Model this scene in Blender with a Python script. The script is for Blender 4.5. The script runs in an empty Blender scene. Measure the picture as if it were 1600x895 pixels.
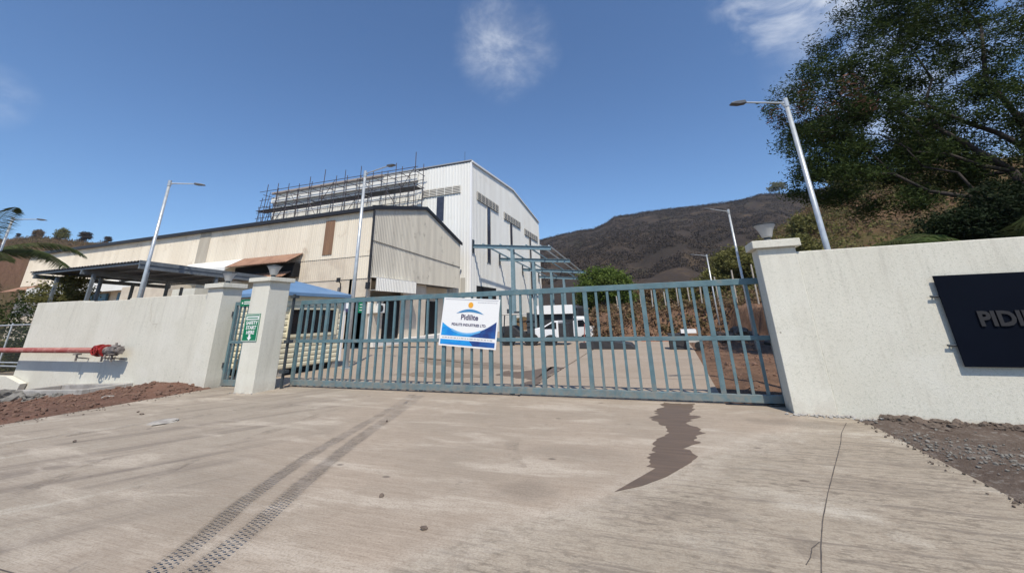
import bpy, math, random
import numpy as np
from mathutils import Vector, Matrix, noise as mnoise
random.seed(7); rng=np.random.default_rng(7)
R=math.radians
sc=bpy.context.scene
COL=sc.collection
# ------------------------------------------------------------------ camera
cam=bpy.data.cameras.new("camera"); cam.sensor_width=36; cam.lens=600/1600*36
cam.shift_y=-(447.5-295)/1600; cam.clip_start=0.05; cam.clip_end=6000
co=bpy.data.objects.new("camera",cam); COL.objects.link(co)
psi,th,ro=R(19.0),R(18.3),R(-1.6)
fw=Vector((-math.sin(psi)*math.cos(th),math.cos(psi)*math.cos(th),math.sin(th)))
r0=Vector((math.cos(psi),math.sin(psi),0)); u0=r0.cross(fw)
rr=math.cos(ro)*r0+math.sin(ro)*u0; uu=-math.sin(ro)*r0+math.cos(ro)*u0
M=Matrix((rr,uu,-fw)).transposed().to_4x4(); M.translation=(0,0,1.55)
co.matrix_world=M
sc.camera=co
# ------------------------------------------------------------------ light
SUN=Vector((-0.28,0.50,-0.82)).normalized()      # direction the light travels
elev=math.asin(-SUN.z); az=math.atan2(-SUN.x,-SUN.y)
sd=bpy.data.lights.new("sun","SUN"); sd.energy=4.1; sd.angle=R(0.53); sd.color=(1,.92,.79)
so=bpy.data.objects.new("sun",sd); COL.objects.link(so); so.rotation_euler=SUN.to_track_quat('-Z','Y').to_euler()
w=bpy.data.worlds.new("World"); sc.world=w; w.use_nodes=True
sc.view_settings.view_transform='Standard'; sc.view_settings.look='None'; sc.view_settings.exposure=.28; sc.view_settings.gamma=1
# ------------------------------------------------------------------ node helpers
class NT:
    def __init__(s,t): s.t=t; s.n=t.nodes; s.l=t.links
    def new(s,k,**kw):
        n=s.n.new(k)
        for a,b in kw.items(): setattr(n,a,b)
        return n
    def put(s,sock,v):
        if v is None: return
        if isinstance(v,bpy.types.NodeSocket): s.l.new(v,sock)
        else:
            if sock.type=='RGBA' and len(v)==3: v=(*v,1)
            sock.default_value=v
    def coord(s,kind='Object'): return s.new('ShaderNodeTexCoord').outputs[kind]
    def mapping(s,v,scale=(1,1,1),rot=(0,0,0),loc=(0,0,0)):
        m=s.new('ShaderNodeMapping'); s.put(m.inputs[0],v); m.inputs['Scale'].default_value=scale; m.inputs['Rotation'].default_value=rot; m.inputs['Location'].default_value=loc
        return m.outputs[0]
    def noise(s,v,scale=5,detail=4,rough=.55,dist=0):
        m=s.new('ShaderNodeTexNoise'); s.put(m.inputs['Vector'],v); m.inputs['Scale'].default_value=scale; m.inputs['Detail'].default_value=detail; m.inputs['Roughness'].default_value=rough; m.inputs['Distortion'].default_value=dist
        return m.outputs[0]
    def voro(s,v,scale=5,feat='F1'):
        m=s.new('ShaderNodeTexVoronoi',feature=feat); s.put(m.inputs['Vector'],v); m.inputs['Scale'].default_value=scale; return m.outputs[0]
    def math(s,op,a,b=None,c=None,clamp=False):
        m=s.new('ShaderNodeMath',operation=op,use_clamp=clamp); s.put(m.inputs[0],a); s.put(m.inputs[1],b)
        if c is not None: s.put(m.inputs[2],c)
        return m.outputs[0]
    def step(s,v,a,b,lo=0,hi=1):
        m=s.new('ShaderNodeMapRange',interpolation_type='SMOOTHSTEP'); s.put(m.inputs[0],v); m.inputs[1].default_value=a; m.inputs[2].default_value=b; m.inputs[3].default_value=lo; m.inputs[4].default_value=hi
        return m.outputs[0]
    def mix(s,f,a,b,bt='MIX'):
        m=s.new('ShaderNodeMix',data_type='RGBA',blend_type=bt); s.put(m.inputs[0],f); s.put(m.inputs[6],a); s.put(m.inputs[7],b); return m.outputs[2]
    def sep(s,v):
        m=s.new('ShaderNodeSeparateXYZ'); s.put(m.inputs[0],v); return m.outputs
    def vdot(s,v,d):
        m=s.new('ShaderNodeVectorMath',operation='DOT_PRODUCT'); s.put(m.inputs[0],v); m.inputs[1].default_value=d; return m.outputs['Value']
    def bump(s,h,strength=.3,dist=.02,nrm=None):
        m=s.new('ShaderNodeBump'); s.put(m.inputs['Height'],h); m.inputs['Strength'].default_value=strength; m.inputs['Distance'].default_value=dist
        if nrm is not None: s.put(m.inputs['Normal'],nrm)
        return m.outputs[0]
def newmat(name):
    m=bpy.data.materials.new(name); m.use_nodes=True
    t=NT(m.node_tree); b=m.node_tree.nodes['Principled BSDF']
    return m,t,b
def pmat(name,base,var=None,scale=3,lo=.35,hi=.65,rough=.7,bump=0,bscale=60,bdist=.01,metal=0,stretch=(1,1,1),orand=0,spec=.4,dirt=None,dscale=1.5,dlo=.55,dhi=.75):
    m,t,b=newmat(name); c=t.coord(); c2=t.mapping(c,scale=stretch)
    col=(*base,1)
    if var is not None: col=t.mix(t.step(t.noise(c2,scale,5),lo,hi),(*base,1),(*var,1))
    if dirt is not None: col=t.mix(t.step(t.noise(c,dscale,6,.65),dlo,dhi),col,(*dirt,1))
    if orand:
        oi=t.new('ShaderNodeObjectInfo'); k=t.math('MULTIPLY_ADD',oi.outputs['Random'],orand,1-orand/2)
        mm=t.new('ShaderNodeVectorMath',operation='SCALE'); t.put(mm.inputs[0],col); t.put(mm.inputs['Scale'],k); col=mm.outputs[0]
    t.put(b.inputs['Base Color'],col); b.inputs['Roughness'].default_value=rough; b.inputs['Metallic'].default_value=metal; b.inputs['Specular IOR Level'].default_value=spec
    if bump: t.put(b.inputs['Normal'],t.bump(t.noise(c,bscale,4),bump,bdist))
    return m
# ------------------------------------------------------------------ sky with thin clouds
t=NT(w.node_tree); bg=w.node_tree.nodes['Background']
sky=t.new('ShaderNodeTexSky',sky_type='NISHITA'); sky.sun_disc=False; sky.sun_elevation=elev; sky.sun_rotation=az
sky.altitude=50; sky.air_density=1.0; sky.dust_density=.1; sky.ozone_density=5
d=t.coord('Generated')
def cloud(px,py,rad,nscale,amp,stretch=(1,1,1)):
    v=(fw+rr*((px-800)/600)-uu*((py-295)/600)).normalized()
    g=t.step(t.vdot(d,v),math.cos(rad),1.0)
    n=t.noise(t.mapping(d,scale=stretch),nscale,7,.6,.4)
    return t.math('MULTIPLY',t.math('MULTIPLY',g,t.step(n,.36,.78)),amp)
v0=(fw+rr*((790-800)/600)-uu*((74-295)/600)).normalized(); nz0=t.noise(t.mapping(d,scale=(1,1,1.3)),7,8,.65,.3)
cl=t.math('MULTIPLY',t.step(t.math('ADD',t.vdot(d,v0),t.math('MULTIPLY',t.math('SUBTRACT',nz0,.5),.011)),math.cos(.14),1.006),t.step(nz0,.34,.72,.15,.70))
for a in ((1240,-30,.17,7,.9,(1,1,1.6)),(1560,10,.34,5,.85,(1,1,1.5)),(-20,150,.06,6,.3,(1,1,2))): cl=t.math('ADD',cl,cloud(*a),clamp=True)
t.put(bg.inputs['Color'],t.mix(cl,t.mix(1.0,sky.outputs[0],(.86,.99,1.09,1),'MULTIPLY'),(6.6,6.9,7.4,1))); bg.inputs['Strength'].default_value=.112
# ------------------------------------------------------------------ mesh helpers
class MB:
    def __init__(s): s.v=[]; s.f=[]
    def add(s,vs,fs):
        o=len(s.v); s.v+= [tuple(v) for v in vs]; s.f+=[tuple(i+o for i in f) for f in fs]; return s
    def box(s,x0,x1,y0,y1,z0,z1):
        return s.add([(x0,y0,z0),(x1,y0,z0),(x1,y1,z0),(x0,y1,z0),(x0,y0,z1),(x1,y0,z1),(x1,y1,z1),(x0,y1,z1)],
          [(3,2,1,0),(4,5,6,7),(0,1,5,4),(1,2,6,5),(2,3,7,6),(3,0,4,7)])
    def obox(s,p0,p1,wd,ht,up=(0,0,1)):
        p0=Vector(p0);p1=Vector(p1);d=(p1-p0).normalized();up=Vector(up)
        if abs(d.dot(up))>.98: up=Vector((0,1,0))
        sx=d.cross(up).normalized()*wd/2; sy=sx.cross(d).normalized()*ht/2
        vs=[p+a*sx+b*sy for p in (p0,p1) for a,b in ((-1,-1),(1,-1),(1,1),(-1,1))]
        return s.add(vs,[(0,1,2,3),(7,6,5,4),(0,4,5,1),(1,5,6,2),(2,6,7,3),(3,7,4,0)])
    def tube(s,p0,p1,ra,rb=None,n=8,caps=True):
        rb=ra if rb is None else rb; p0=Vector(p0);p1=Vector(p1);d=(p1-p0).normalized()
        a=d.orthogonal().normalized(); b=d.cross(a); o=len(s.v)
        for p,r in ((p0,ra),(p1,rb)):
            for i in range(n):
                q=2*math.pi*i/n; s.v.append(tuple(p+(a*math.cos(q)+b*math.sin(q))*r))
        for i in range(n): s.f.append((o+i,o+(i+1)%n,o+n+(i+1)%n,o+n+i))
        if caps: s.f.append(tuple(o+n-1-i for i in range(n))); s.f.append(tuple(o+n+i for i in range(n)))
        return s
    def chain(s,pts,rs,n=8):
        for i in range(len(pts)-1): s.tube(pts[i],pts[i+1],rs[i],rs[i+1],n)
        return s
    def prism(s,poly,axis,a,b):
        def P(u,v,w): return {'x':(w,u,v),'y':(u,w,v),'z':(u,v,w)}[axis]
        n=len(poly); vs=[P(u,v,a) for u,v in poly]+[P(u,v,b) for u,v in poly]
        fs=[tuple(range(n)),tuple(reversed(range(n,2*n)))]+[(i,n+i,n+(i+1)%n,(i+1)%n) for i in range(n)]
        return s.add(vs,fs)
    def lathe(s,c,prof,n=20):
        o=len(s.v)
        for r,z in prof:
            for i in range(n):
                q=2*math.pi*i/n; s.v.append((c[0]+r*math.cos(q),c[1]+r*math.sin(q),c[2]+z))
        m=len(prof)
        for j in range(m-1):
            for i in range(n): s.f.append((o+j*n+i,o+j*n+(i+1)%n,o+(j+1)*n+(i+1)%n,o+(j+1)*n+i))
        s.f.append(tuple(o+n-1-i for i in range(n))); s.f.append(tuple(o+(m-1)*n+i for i in range(n)))
        return s
def org(o):
    v=Vector((0,0,0))
    while o is not None: v+=o.location; o=o.parent
    return v
def props(o,label=None,cat=None,group=None,kind=None):
    if label: o['label']=label
    if cat: o['category']=cat
    if group: o['group']=group
    if kind: o['kind']=kind
    return o
def obj(name,mb,mat,parent=None,label=None,cat=None,group=None,kind=None,smooth=False,bevel=0,fix=True,local=False):
    me=bpy.data.meshes.new(name)
    of=org(parent) if (parent is not None and not local) else Vector((0,0,0))
    me.from_pydata([(v[0]-of.x,v[1]-of.y,v[2]-of.z) for v in mb.v],[],mb.f); me.update()
    if fix and len(mb.f)<40000:
        import bmesh
        bm=bmesh.new(); bm.from_mesh(me); bmesh.ops.recalc_face_normals(bm,faces=bm.faces); bm.to_mesh(me); bm.free()
    for m in (mat if isinstance(mat,(list,tuple)) else [mat]): me.materials.append(m)
    if smooth: me.polygons.foreach_set('use_smooth',[True]*len(me.polygons))
    o=bpy.data.objects.new(name,me); COL.objects.link(o)
    if parent is not None: o.parent=parent
    if bevel:
        b=o.modifiers.new('bevel','BEVEL'); b.width=bevel; b.segments=2; b.limit_method='ANGLE'
    return props(o,label,cat,group,kind)
def thing(name,label,cat,loc=(0,0,0),group=None):
    o=bpy.data.objects.new(name,None); o.empty_display_size=.2; COL.objects.link(o); o.location=loc
    return props(o,label,cat,group)
def copy_tree(o,parent=None):
    c=o.copy(); COL.objects.link(c); c.parent=parent
    for ch in list(o.children): copy_tree(ch,c)
    return c
def arr_obj(name,V,F,mat,parent=None,smooth=False,**kw):
    """numpy verts Nx3, faces Mx4 or Mx3"""
    me=bpy.data.meshes.new(name); n,k=F.shape
    if parent is not None: V=V-np.array(org(parent))
    me.vertices.add(len(V)); me.vertices.foreach_set('co',V.astype(np.float32).ravel())
    me.loops.add(n*k); me.loops.foreach_set('vertex_index',F.astype(np.int32).ravel())
    me.polygons.add(n); me.polygons.foreach_set('loop_start',np.arange(0,n*k,k,dtype=np.int32)); 
    if smooth: me.polygons.foreach_set('use_smooth',np.ones(n,bool))
    me.update(calc_edges=True); me.materials.append(mat)
    o=bpy.data.objects.new(name,me); COL.objects.link(o)
    if parent is not None: o.parent=parent
    return props(o,**kw)
def fbm(x,y,s=1,o=4,seed=0):
    v=0;a=1;t_=0
    for i in range(o):
        v+=a*mnoise.noise((x*s+seed,y*s-seed,seed*.37)); t_+=a; a*=.5; s*=2.03
    return v/t_
def grid(name,xs,ys,h,mat,smooth=True,**kw):
    nx,ny=len(xs),len(ys)
    V=np.array([(x,y,h(x,y)) for y in ys for x in xs],float)
    i,j=np.meshgrid(np.arange(nx-1),np.arange(ny-1)); a=(j*nx+i).ravel()
    F=np.stack([a,a+1,a+nx+1,a+nx],1)
    return arr_obj(name,V,F,mat,smooth=smooth,**kw)
def sst(x,a,b):
    x=min(1,max(0,(x-a)/(b-a))); return x*x*(3-2*x)
def text_mb(s,size,depth=.004,font_bold=.0,sx=1.0):
    cu=bpy.data.curves.new('lettering','FONT'); cu.body=s; cu.size=size; cu.extrude=depth; cu.align_x='CENTER'; cu.align_y='CENTER'; cu.offset=font_bold; cu.resolution_u=3
    o=bpy.data.objects.new('tmp',cu); COL.objects.link(o); bpy.context.view_layer.update()
    me=o.evaluated_get(bpy.context.evaluated_depsgraph_get()).to_mesh(); mb=MB()
    mb.v=[(v.co.x*sx,v.co.y,v.co.z) for v in me.vertices]; mb.f=[tuple(p.vertices) for p in me.polygons]
    o.to_mesh_clear(); bpy.data.objects.remove(o); bpy.data.curves.remove(cu); return mb
def upright(mb,cx,y,cz,rot=0,proud=0):      # XY text -> stands in the XZ plane facing -Y, rot about its centre
    c,s_=math.cos(rot),math.sin(rot)
    mb.v=[(cx+a*c-b*s_, y-proud-z, cz+a*s_+b*c) for a,b,z in mb.v]; return mb
# ------------------------------------------------------------------ materials
def m_concrete(name,a,b,kind='yard'):
    m,t,bs=newmat(name); c=t.coord(); x,y,z=t.sep(c)[:3]
    n1=t.step(t.noise(c,.55,5,.6),.3,.72); n2=t.noise(t.mapping(c,scale=(.35,9,1)),2.2,6,.65); n3=t.noise(c,55,3,.6)
    col=t.mix(n1,(*a,1),(*b,1))
    col=t.mix(t.step(n2,.3,.75,0,.6),col,(a[0]*.66,a[1]*.64,a[2]*.62,1))
    col=t.mix(t.step(t.noise(t.mapping(c,scale=(.5,16,1),loc=(3,1,0)),2.6,5,.7),.60,.72,0,.5),col,(a[0]*.5,a[1]*.48,a[2]*.46,1))
    rgh=t.step(n1,0,1,.75,.9)
    if kind=='drive':
        d1=t.math('ADD',t.math('MULTIPLY',x,.78),t.math('MULTIPLY',y,-.62)); wob=t.math('MULTIPLY',t.math('SUBTRACT',t.noise(c,1.1,5),.5),.55)
        d1=t.math('ADD',t.math('ADD',d1,3.13),wob)        # signed distance to the old slab boundary
        right=t.step(d1,-.05,.12)
        # left: dust-grey with diagonal smears
        lf=t.step(t.math('ADD',t.math('ADD',x,t.math('MULTIPLY',y,.33)),t.math('MULTIPLY',t.noise(c,.8,4),1.6)),-1.9,-3.6)
        col=t.mix(t.math('MULTIPLY',lf,.62),col,(.335,.295,.24,1))
        rot=t.mapping(c,rot=(0,0,R(34)),scale=(1,1,1)); sm=t.noise(t.mapping(rot,scale=(1.7,.13,1)),1.5,6,.62,.2)
        col=t.mix(t.math('MULTIPLY',t.step(sm,.46,.68),t.math('MULTIPLY',lf,.85)),col,(.16,.135,.115,1))
        col=t.mix(t.math('MULTIPLY',t.step(sm,.45,.27),t.math('MULTIPLY',lf,.6)),col,(.50,.46,.39,1))
        # mid: pale dusty swirls
        sw=t.noise(t.mapping(c,rot=(0,0,R(-52)),scale=(.35,1.3,1)),1.6,6,.6,.5)
        col=t.mix(t.step(sw,.50,.68,0,.7),col,(.52,.455,.375,1))
        # right slab: coarse pitted surface
        sp=t.step(t.noise(t.mapping(c,scale=(.45,1.2,1)),15,7,.82),.47,.60)
        col=t.mix(t.math('MULTIPLY',right,.6),col,(.37,.325,.255,1))
        col=t.mix(t.math('MULTIPLY',t.math('MULTIPLY',right,sp),t.step(t.noise(c,.9,5,.65),.34,.60,.25,.9)),col,(.165,.14,.11,1))
        br=t.noise(t.mapping(c,scale=(.25,5,1),loc=(7,0,0)),3,6,.7)
        col=t.mix(t.math('MULTIPLY',right,t.step(br,.50,.64,0,.7)),col,(.17,.145,.12,1))
        band=t.math('MULTIPLY',t.math('MULTIPLY',t.step(d1,-.22,0),t.step(d1,.55,.1)),t.step(t.noise(c,6,5,.7),.28,.62))
        col=t.mix(t.math('MULTIPLY',band,.55),col,(.50,.44,.365,1))
        far=t.math('MULTIPLY',t.step(t.math('ADD',x,t.math('MULTIPLY',y,-.25)),-2.2,.6),t.step(t.noise(t.mapping(c,scale=(.6,1,1)),1.3,5,.6,.4),.5,.68))
        col=t.mix(t.math('MULTIPLY',far,.75),col,(.54,.495,.42,1))
        # small pits and oil spots
        vo=t.voro(t.mapping(c,scale=(.7,1.1,1)),1.7); col=t.mix(t.step(vo,.075,.03,0,.75),col,(.10,.08,.07,1))
        st=t.step(t.noise(c,2.1,5,.7),.665,.72,0,.45); col=t.mix(st,col,(.15,.13,.115,1))
        nz=t.math('MULTIPLY',t.math('SUBTRACT',t.noise(c,3.5,6,.7),.5),2.2); fine=t.step(t.noise(c,40,4,.7),.35,.6,.45,1)
        for (sx_,sy_,rx_,ry_,am) in ((.16,4.1,.30,.13,.55),(-.18,3.95,.2,.10,.45),(-.40,3.0,.22,.12,.6),(-1.35,4.1,.32,.24,.5),(.77,3.72,.10,.18,.6),(2.0,3.4,.5,.10,.4),(1.7,5.0,.6,.18,.35),(-1.0,5.2,.7,.3,.25),(-5.0,3.5,.5,.15,.25),(1.75,7.2,.9,.22,.6),(3.0,7.4,.5,.3,.5)):
            ax_=t.math('MULTIPLY',t.math('SUBTRACT',x,sx_),1/rx_); ay_=t.math('MULTIPLY',t.math('SUBTRACT',y,sy_),1/ry_)
            rr_=t.math('ADD',t.math('SQRT',t.math('ADD',t.math('MULTIPLY',ax_,ax_),t.math('MULTIPLY',ay_,ay_))),nz)
            col=t.mix(t.math('MULTIPLY',t.step(rr_,1.25,.35,0,am),fine),col,(.15,.125,.10,1))
        # fine hairline cracks
        vc=t.voro(t.mapping(t.math and c,scale=(.35,.5,1)),1.0,'DISTANCE_TO_EDGE'); 
        cr=t.step(t.math('ADD',vc,t.math('MULTIPLY',t.math('SUBTRACT',t.noise(c,4,4),.5),.06)),.010,.003,0,.0); col=t.mix(cr,col,(.08,.07,.06,1))
    fs=t.noise(t.mapping(c,scale=(.8,14,1),rot=(0,0,R(3))),5,5,.75); col=t.mix(t.step(fs,.50,.68,0,.55),col,(a[0]*.48,a[1]*.45,a[2]*.42,1)); col=t.mix(t.step(fs,.48,.30,0,.25),col,(a[0]*1.25,a[1]*1.27,a[2]*1.3,1))
    md=t.noise(c,7,5,.75); col=t.mix(t.step(md,.50,.68,0,.38),col,(a[0]*.62,a[1]*.60,a[2]*.58,1))
    col=t.mix(t.step(n3,.45,.66,0,.42),col,(a[0]*.5,a[1]*.48,a[2]*.46,1))
    t.put(bs.inputs['Base Color'],col); t.put(bs.inputs['Roughness'],rgh); bs.inputs['Specular IOR Level'].default_value=.25
    h=t.math('ADD',t.math('MULTIPLY',fs,.7),t.math('MULTIPLY',n3,.6))
    t.put(bs.inputs['Normal'],t.bump(h,.5,.012)); return m
MC_drive=m_concrete('driveway_concrete',(.43,.355,.28),(.32,.275,.222),'drive')
MC_yard=m_concrete('yard_concrete',(.42,.35,.28),(.35,.29,.23))
def m_soil(name,a,b,c3):
    m,t,bs=newmat(name); c=t.coord()
    col=t.mix(t.step(t.noise(c,1.3,6,.65),.35,.65),(*a,1),(*b,1)); col=t.mix(t.step(t.noise(c,14,5,.7),.5,.72),col,(*c3,1))
    t.put(bs.inputs['Base Color'],col); bs.inputs['Roughness'].default_value=.95; bs.inputs['Specular IOR Level'].default_value=.15
    h=t.math('ADD',t.noise(c,9,6,.7),t.math('MULTIPLY',t.noise(c,45,4,.7),.5)); t.put(bs.inputs['Normal'],t.bump(h,.9,.05)); return m
M_red=m_soil('red_soil',(.18,.10,.072),(.13,.075,.055),(.25,.17,.13))
M_grey_soil=m_soil('grey_soil',(.15,.118,.098),(.105,.078,.063),(.24,.215,.19))
M_bank=m_soil('bank_soil',(.215,.13,.085),(.135,.082,.055),(.075,.047,.035))
M_ground=m_soil('dry_ground',(.24,.16,.10),(.18,.13,.08),(.28,.22,.15))
def m_plaster(name,base=(.67,.65,.57),crack=True):
    m,t,bs=newmat(name); c=t.coord()
    n=t.noise(c,95,4,.8); n0=t.noise(c,30,6,.85)
    col=t.mix(t.step(t.noise(c,.9,6,.6),.35,.75,0,.5),(*base,1),(base[0]*.86,base[1]*.85,base[2]*.82,1))
    col=t.mix(t.step(n0,.52,.63,0,.65),col,(base[0]*.62,base[1]*.65,base[2]*.61,1))
    col=t.mix(t.step(n,.54,.66,0,.5),col,(base[0]*.5,base[1]*.5,base[2]*.46,1))
    x,y,z=t.sep(c)[:3]
    foot=t.math('MULTIPLY',t.step(z,.35,-.1),t.step(t.noise(c,3.5,5,.7),.35,.65)); col=t.mix(t.math('MULTIPLY',foot,.6),col,(.38,.30,.235,1))
    st=t.step(t.noise(t.mapping(c,scale=(3.2,3.2,.22)),1.8,6,.7),.50,.74,0,.30); col=t.mix(st,col,(.40,.375,.32,1))
    tp=t.math('MULTIPLY',t.step(z,1.7,2.45),t.step(t.noise(t.mapping(c,scale=(5,5,.3)),2,5,.7),.48,.7)); col=t.mix(t.math('MULTIPLY',tp,.28),col,(.33,.31,.27,1))
    pt=t.step(t.noise(t.mapping(c,loc=(5,3,1)),.7,3,.5),.54,.60,0,.30); col=t.mix(pt,col,(base[0]*1.06,base[1]*1.07,base[2]*1.10,1))
    sp=t.step(t.voro(c,2.3),.045,.02,0,.8); col=t.mix(sp,col,(.22,.2,.17,1))
    t.put(bs.inputs['Base Color'],col); bs.inputs['Roughness'].default_value=.9; bs.inputs['Specular IOR Level'].default_value=.2
    t.put(bs.inputs['Normal'],t.bump(t.math('ADD',n0,t.math('MULTIPLY',n,.6)),.55,.010)); return m
M_plaster=m_plaster('rough_white_plaster')
def m_gate():
    m,t,b=newmat('gate_paint'); c=t.coord()
    col=t.mix(t.step(t.noise(c,5,5),.35,.65),(.108,.188,.215,1),(.085,.15,.175,1))
    col=t.mix(t.step(t.noise(c,3.5,6,.7),.52,.72,0,.55),col,(.21,.20,.175,1))
    col=t.mix(t.step(t.noise(c,26,5,.75),.64,.70,0,.75),col,(.13,.06,.03,1))
    z=t.sep(c)[2]; col=t.mix(t.math('MULTIPLY',t.step(z,.45,.02),t.step(t.noise(c,9,5,.7),.35,.65,.1,.6)),col,(.27,.22,.17,1))
    t.put(b.inputs['Base Color'],col); t.put(b.inputs['Roughness'],t.step(t.noise(c,8,4),.3,.7,.38,.68)); t.put(b.inputs['Normal'],t.bump(t.noise(c,60,3),.15,.005)); return m
#
M_gate=m_gate()
M_gatedark=pmat('hinge_metal',(.04,.05,.06),rough=.5)
M_white=pmat('white_print',(.80,.80,.80),rough=.35)
M_whiteclad=pmat('white_cladding',(.78,.775,.74),(.72,.71,.67),.5,rough=.5,stretch=(1,1,.12),orand=.035,dirt=(.64,.60,.53),dscale=.35,dlo=.58,dhi=.85)
M_beige=pmat('weathered_beige_sheet',(.76,.69,.575),(.68,.61,.50),1.1,rough=.8,stretch=(1,1,.10),orand=.045,dirt=(.42,.33,.24),dscale=.9,dlo=.56,dhi=.82,lo=.3,hi=.7)
M_shadesheet=pmat('weathered_shaded_sheet',(.60,.565,.49),(.50,.47,.41),2.0,rough=.8,stretch=(1,1,.06),orand=.05,dirt=(.24,.22,.19),dscale=1.2,dlo=.56,dhi=.8,lo=.3,hi=.7)  # gable cladding: side-face shade put into a greyer base, plus weathering
M_plain_beige=pmat('beige_plaster',(.64,.565,.46),(.55,.475,.385),1.1,rough=.85,bump=.2,bscale=20,dirt=(.38,.33,.27),dscale=.8,dlo=.55,dhi=.8)
M_copper=pmat('rusty_orange_sheet',(.33,.19,.125),(.24,.13,.085),2,rough=.6,stretch=(1,1,.3),dirt=(.16,.09,.06),dscale=2)
M_brown=pmat('brown_sheet',(.25,.145,.085),(.20,.115,.07),2,rough=.6,stretch=(1,1,.2))
M_darktrim=pmat('dark_trim',(.022,.022,.026),rough=.5)
M_darkroof=pmat('dark_grey_roof_sheet',(.13,.135,.15),(.09,.095,.105),1,rough=.5)
M_steelgrey=pmat('carport_grey_steel',(.16,.18,.20),(.12,.135,.15),4,rough=.45)
M_galv=pmat('galvanised_steel',(.52,.55,.57),(.43,.46,.48),8,rough=.35,metal=.35,dirt=(.60,.62,.63),dscale=5)
M_blacklamp=pmat('lamp_head_grey',(.09,.095,.105),rough=.4)
M_blue=pmat('blue_roof_sheet',(.15,.26,.42),(.12,.22,.37),1.2,rough=.45)
M_bluedoor=pmat('blue_shutter',(.07,.17,.27),(.055,.14,.22),2,rough=.5)
M_cream=pmat('cream_cladding',(.76,.71,.54),(.69,.64,.47),1.5,rough=.5,dirt=(.45,.40,.30),dscale=1.3,dlo=.6,dhi=.85)
M_glass=pmat('dark_glass',(.012,.014,.018),rough=.06,spec=.6)
M_winblue=pmat('tinted_window',(.035,.04,.06),(.05,.055,.08),2,rough=.15)
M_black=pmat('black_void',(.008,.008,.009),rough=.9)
M_gap=pmat('louvre_gap',(.20,.195,.18),rough=.7)
M_louvre=pmat('louvre_grey',(.48,.46,.42),rough=.5)
M_redpipe=pmat('red_pipe_paint',(.27,.06,.052),(.34,.13,.11),7,rough=.45,stretch=(.3,1,1),dirt=(.50,.30,.27),dscale=5,dlo=.5,dhi=.75)
M_redvalve=pmat('red_valve_paint',(.36,.03,.028),(.24,.022,.02),10,rough=.35)
M_grime=pmat('grimy_metal',(.10,.085,.08),(.25,.22,.2),12,rough=.6,bump=.4,bscale=30)
M_conc=pmat('cast_concrete',(.40,.385,.36),(.30,.285,.265),3,rough=.9,bump=.5,bscale=30,dirt=(.2,.18,.16),dscale=4)
M_stone=pmat('grey_stone',(.34,.32,.29),(.24,.22,.20),5,rough=.9,bump=.5,bscale=20,orand=.4)
M_clod=pmat('soil_clod',(.15,.115,.092),(.10,.078,.062),5,rough=.95,bump=.5,bscale=20)
M_redclod=pmat('red_clod',(.175,.105,.075),(.125,.075,.055),5,rough=.95,bump=.5,bscale=20)
M_green=pmat('sign_green',(.0,.17,.075),rough=.4)
M_navy=pmat('navy_board',(.0015,.003,.008),(.002,.004,.010),1,rough=.6,spec=.08)
M_letter=pmat('brushed_letter',(.022,.022,.025),rough=.7,metal=.1)
M_bsign1=pmat('print_blue',(.01,.20,.62),(.02,.33,.72),2.5,rough=.4,stretch=(1,1,3))
M_bsign2=pmat('print_navy',(.02,.035,.16),(.02,.10,.33),3,rough=.4)
M_orange=pmat('print_orange',(.80,.38,.04),rough=.4)
M_ink=pmat('print_ink',(.06,.05,.12),rough=.5)
M_inkgrey=pmat('print_grey',(.30,.30,.34),rough=.5)
M_frame_blue=pmat('steel_frame_blue',(.19,.28,.33),(.15,.235,.28),4,rough=.45)
M_scaff=pmat('scaffold_tube',(.04,.05,.075),(.09,.06,.05),6,rough=.5)
M_plank=pmat('scaffold_plank',(.11,.11,.12),(.07,.07,.08),4,rough=.8)
M_lampshade=pmat('opal_shade',(.36,.36,.36),rough=.4)
M_truck=pmat('truck_white',(.78,.79,.80),rough=.25)
M_tyre=pmat('tyre_rubber',(.02,.02,.02),rough=.8)
M_tarp=pmat('dark_tarpaulin',(.025,.027,.03),(.04,.04,.045),4,rough=.7)
M_brick=pmat('clay_brick',(.42,.15,.08),(.33,.12,.07),8,rough=.9,orand=.3)
M_bark=pmat('bark',(.040,.032,.027),(.024,.020,.017),6,rough=.9,bump=.6,bscale=14)
M_postw=pmat('weathered_post',(.46,.42,.37),(.33,.30,.27),6,rough=.9)
M_wire=pmat('fence_wire',(.10,.11,.10),rough=.6)
def m_leaf(name,a,b,c3,trans=.35):
    m,t,bs=newmat(name); g=t.new('ShaderNodeNewGeometry'); rnd=g.outputs['Random Per Island']
    col=t.mix(rnd,(*a,1),(*b,1)); col=t.mix(t.step(t.noise(t.coord(),.9,4),.5,.68,0,.8),col,(*c3,1))
    t.put(bs.inputs['Base Color'],col); bs.inputs['Roughness'].default_value=.7; bs.inputs['Specular IOR Level'].default_value=.12
    tr=t.new('ShaderNodeBsdfTranslucent'); t.put(tr.inputs[0],col); mx=t.new('ShaderNodeMixShader'); mx.inputs[0].default_value=trans
    out=m.node_tree.nodes['Material Output']; t.l.new(bs.outputs[0],mx.inputs[1]); t.l.new(tr.outputs[0],mx.inputs[2]); t.l.new(mx.outputs[0],out.inputs[0]); return m
M_leafdark=m_leaf('feathery_leaf',(.018,.034,.011),(.065,.092,.024),(.016,.028,.010),.30)
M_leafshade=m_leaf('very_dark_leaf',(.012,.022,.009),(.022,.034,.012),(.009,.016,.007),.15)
M_pod=m_leaf('brown_pods',(.12,.06,.04),(.17,.09,.06),(.09,.05,.04),.2)
M_leafgreen=m_leaf('bright_leaf',(.10,.15,.03),(.15,.20,.05),(.06,.10,.02))
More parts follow.
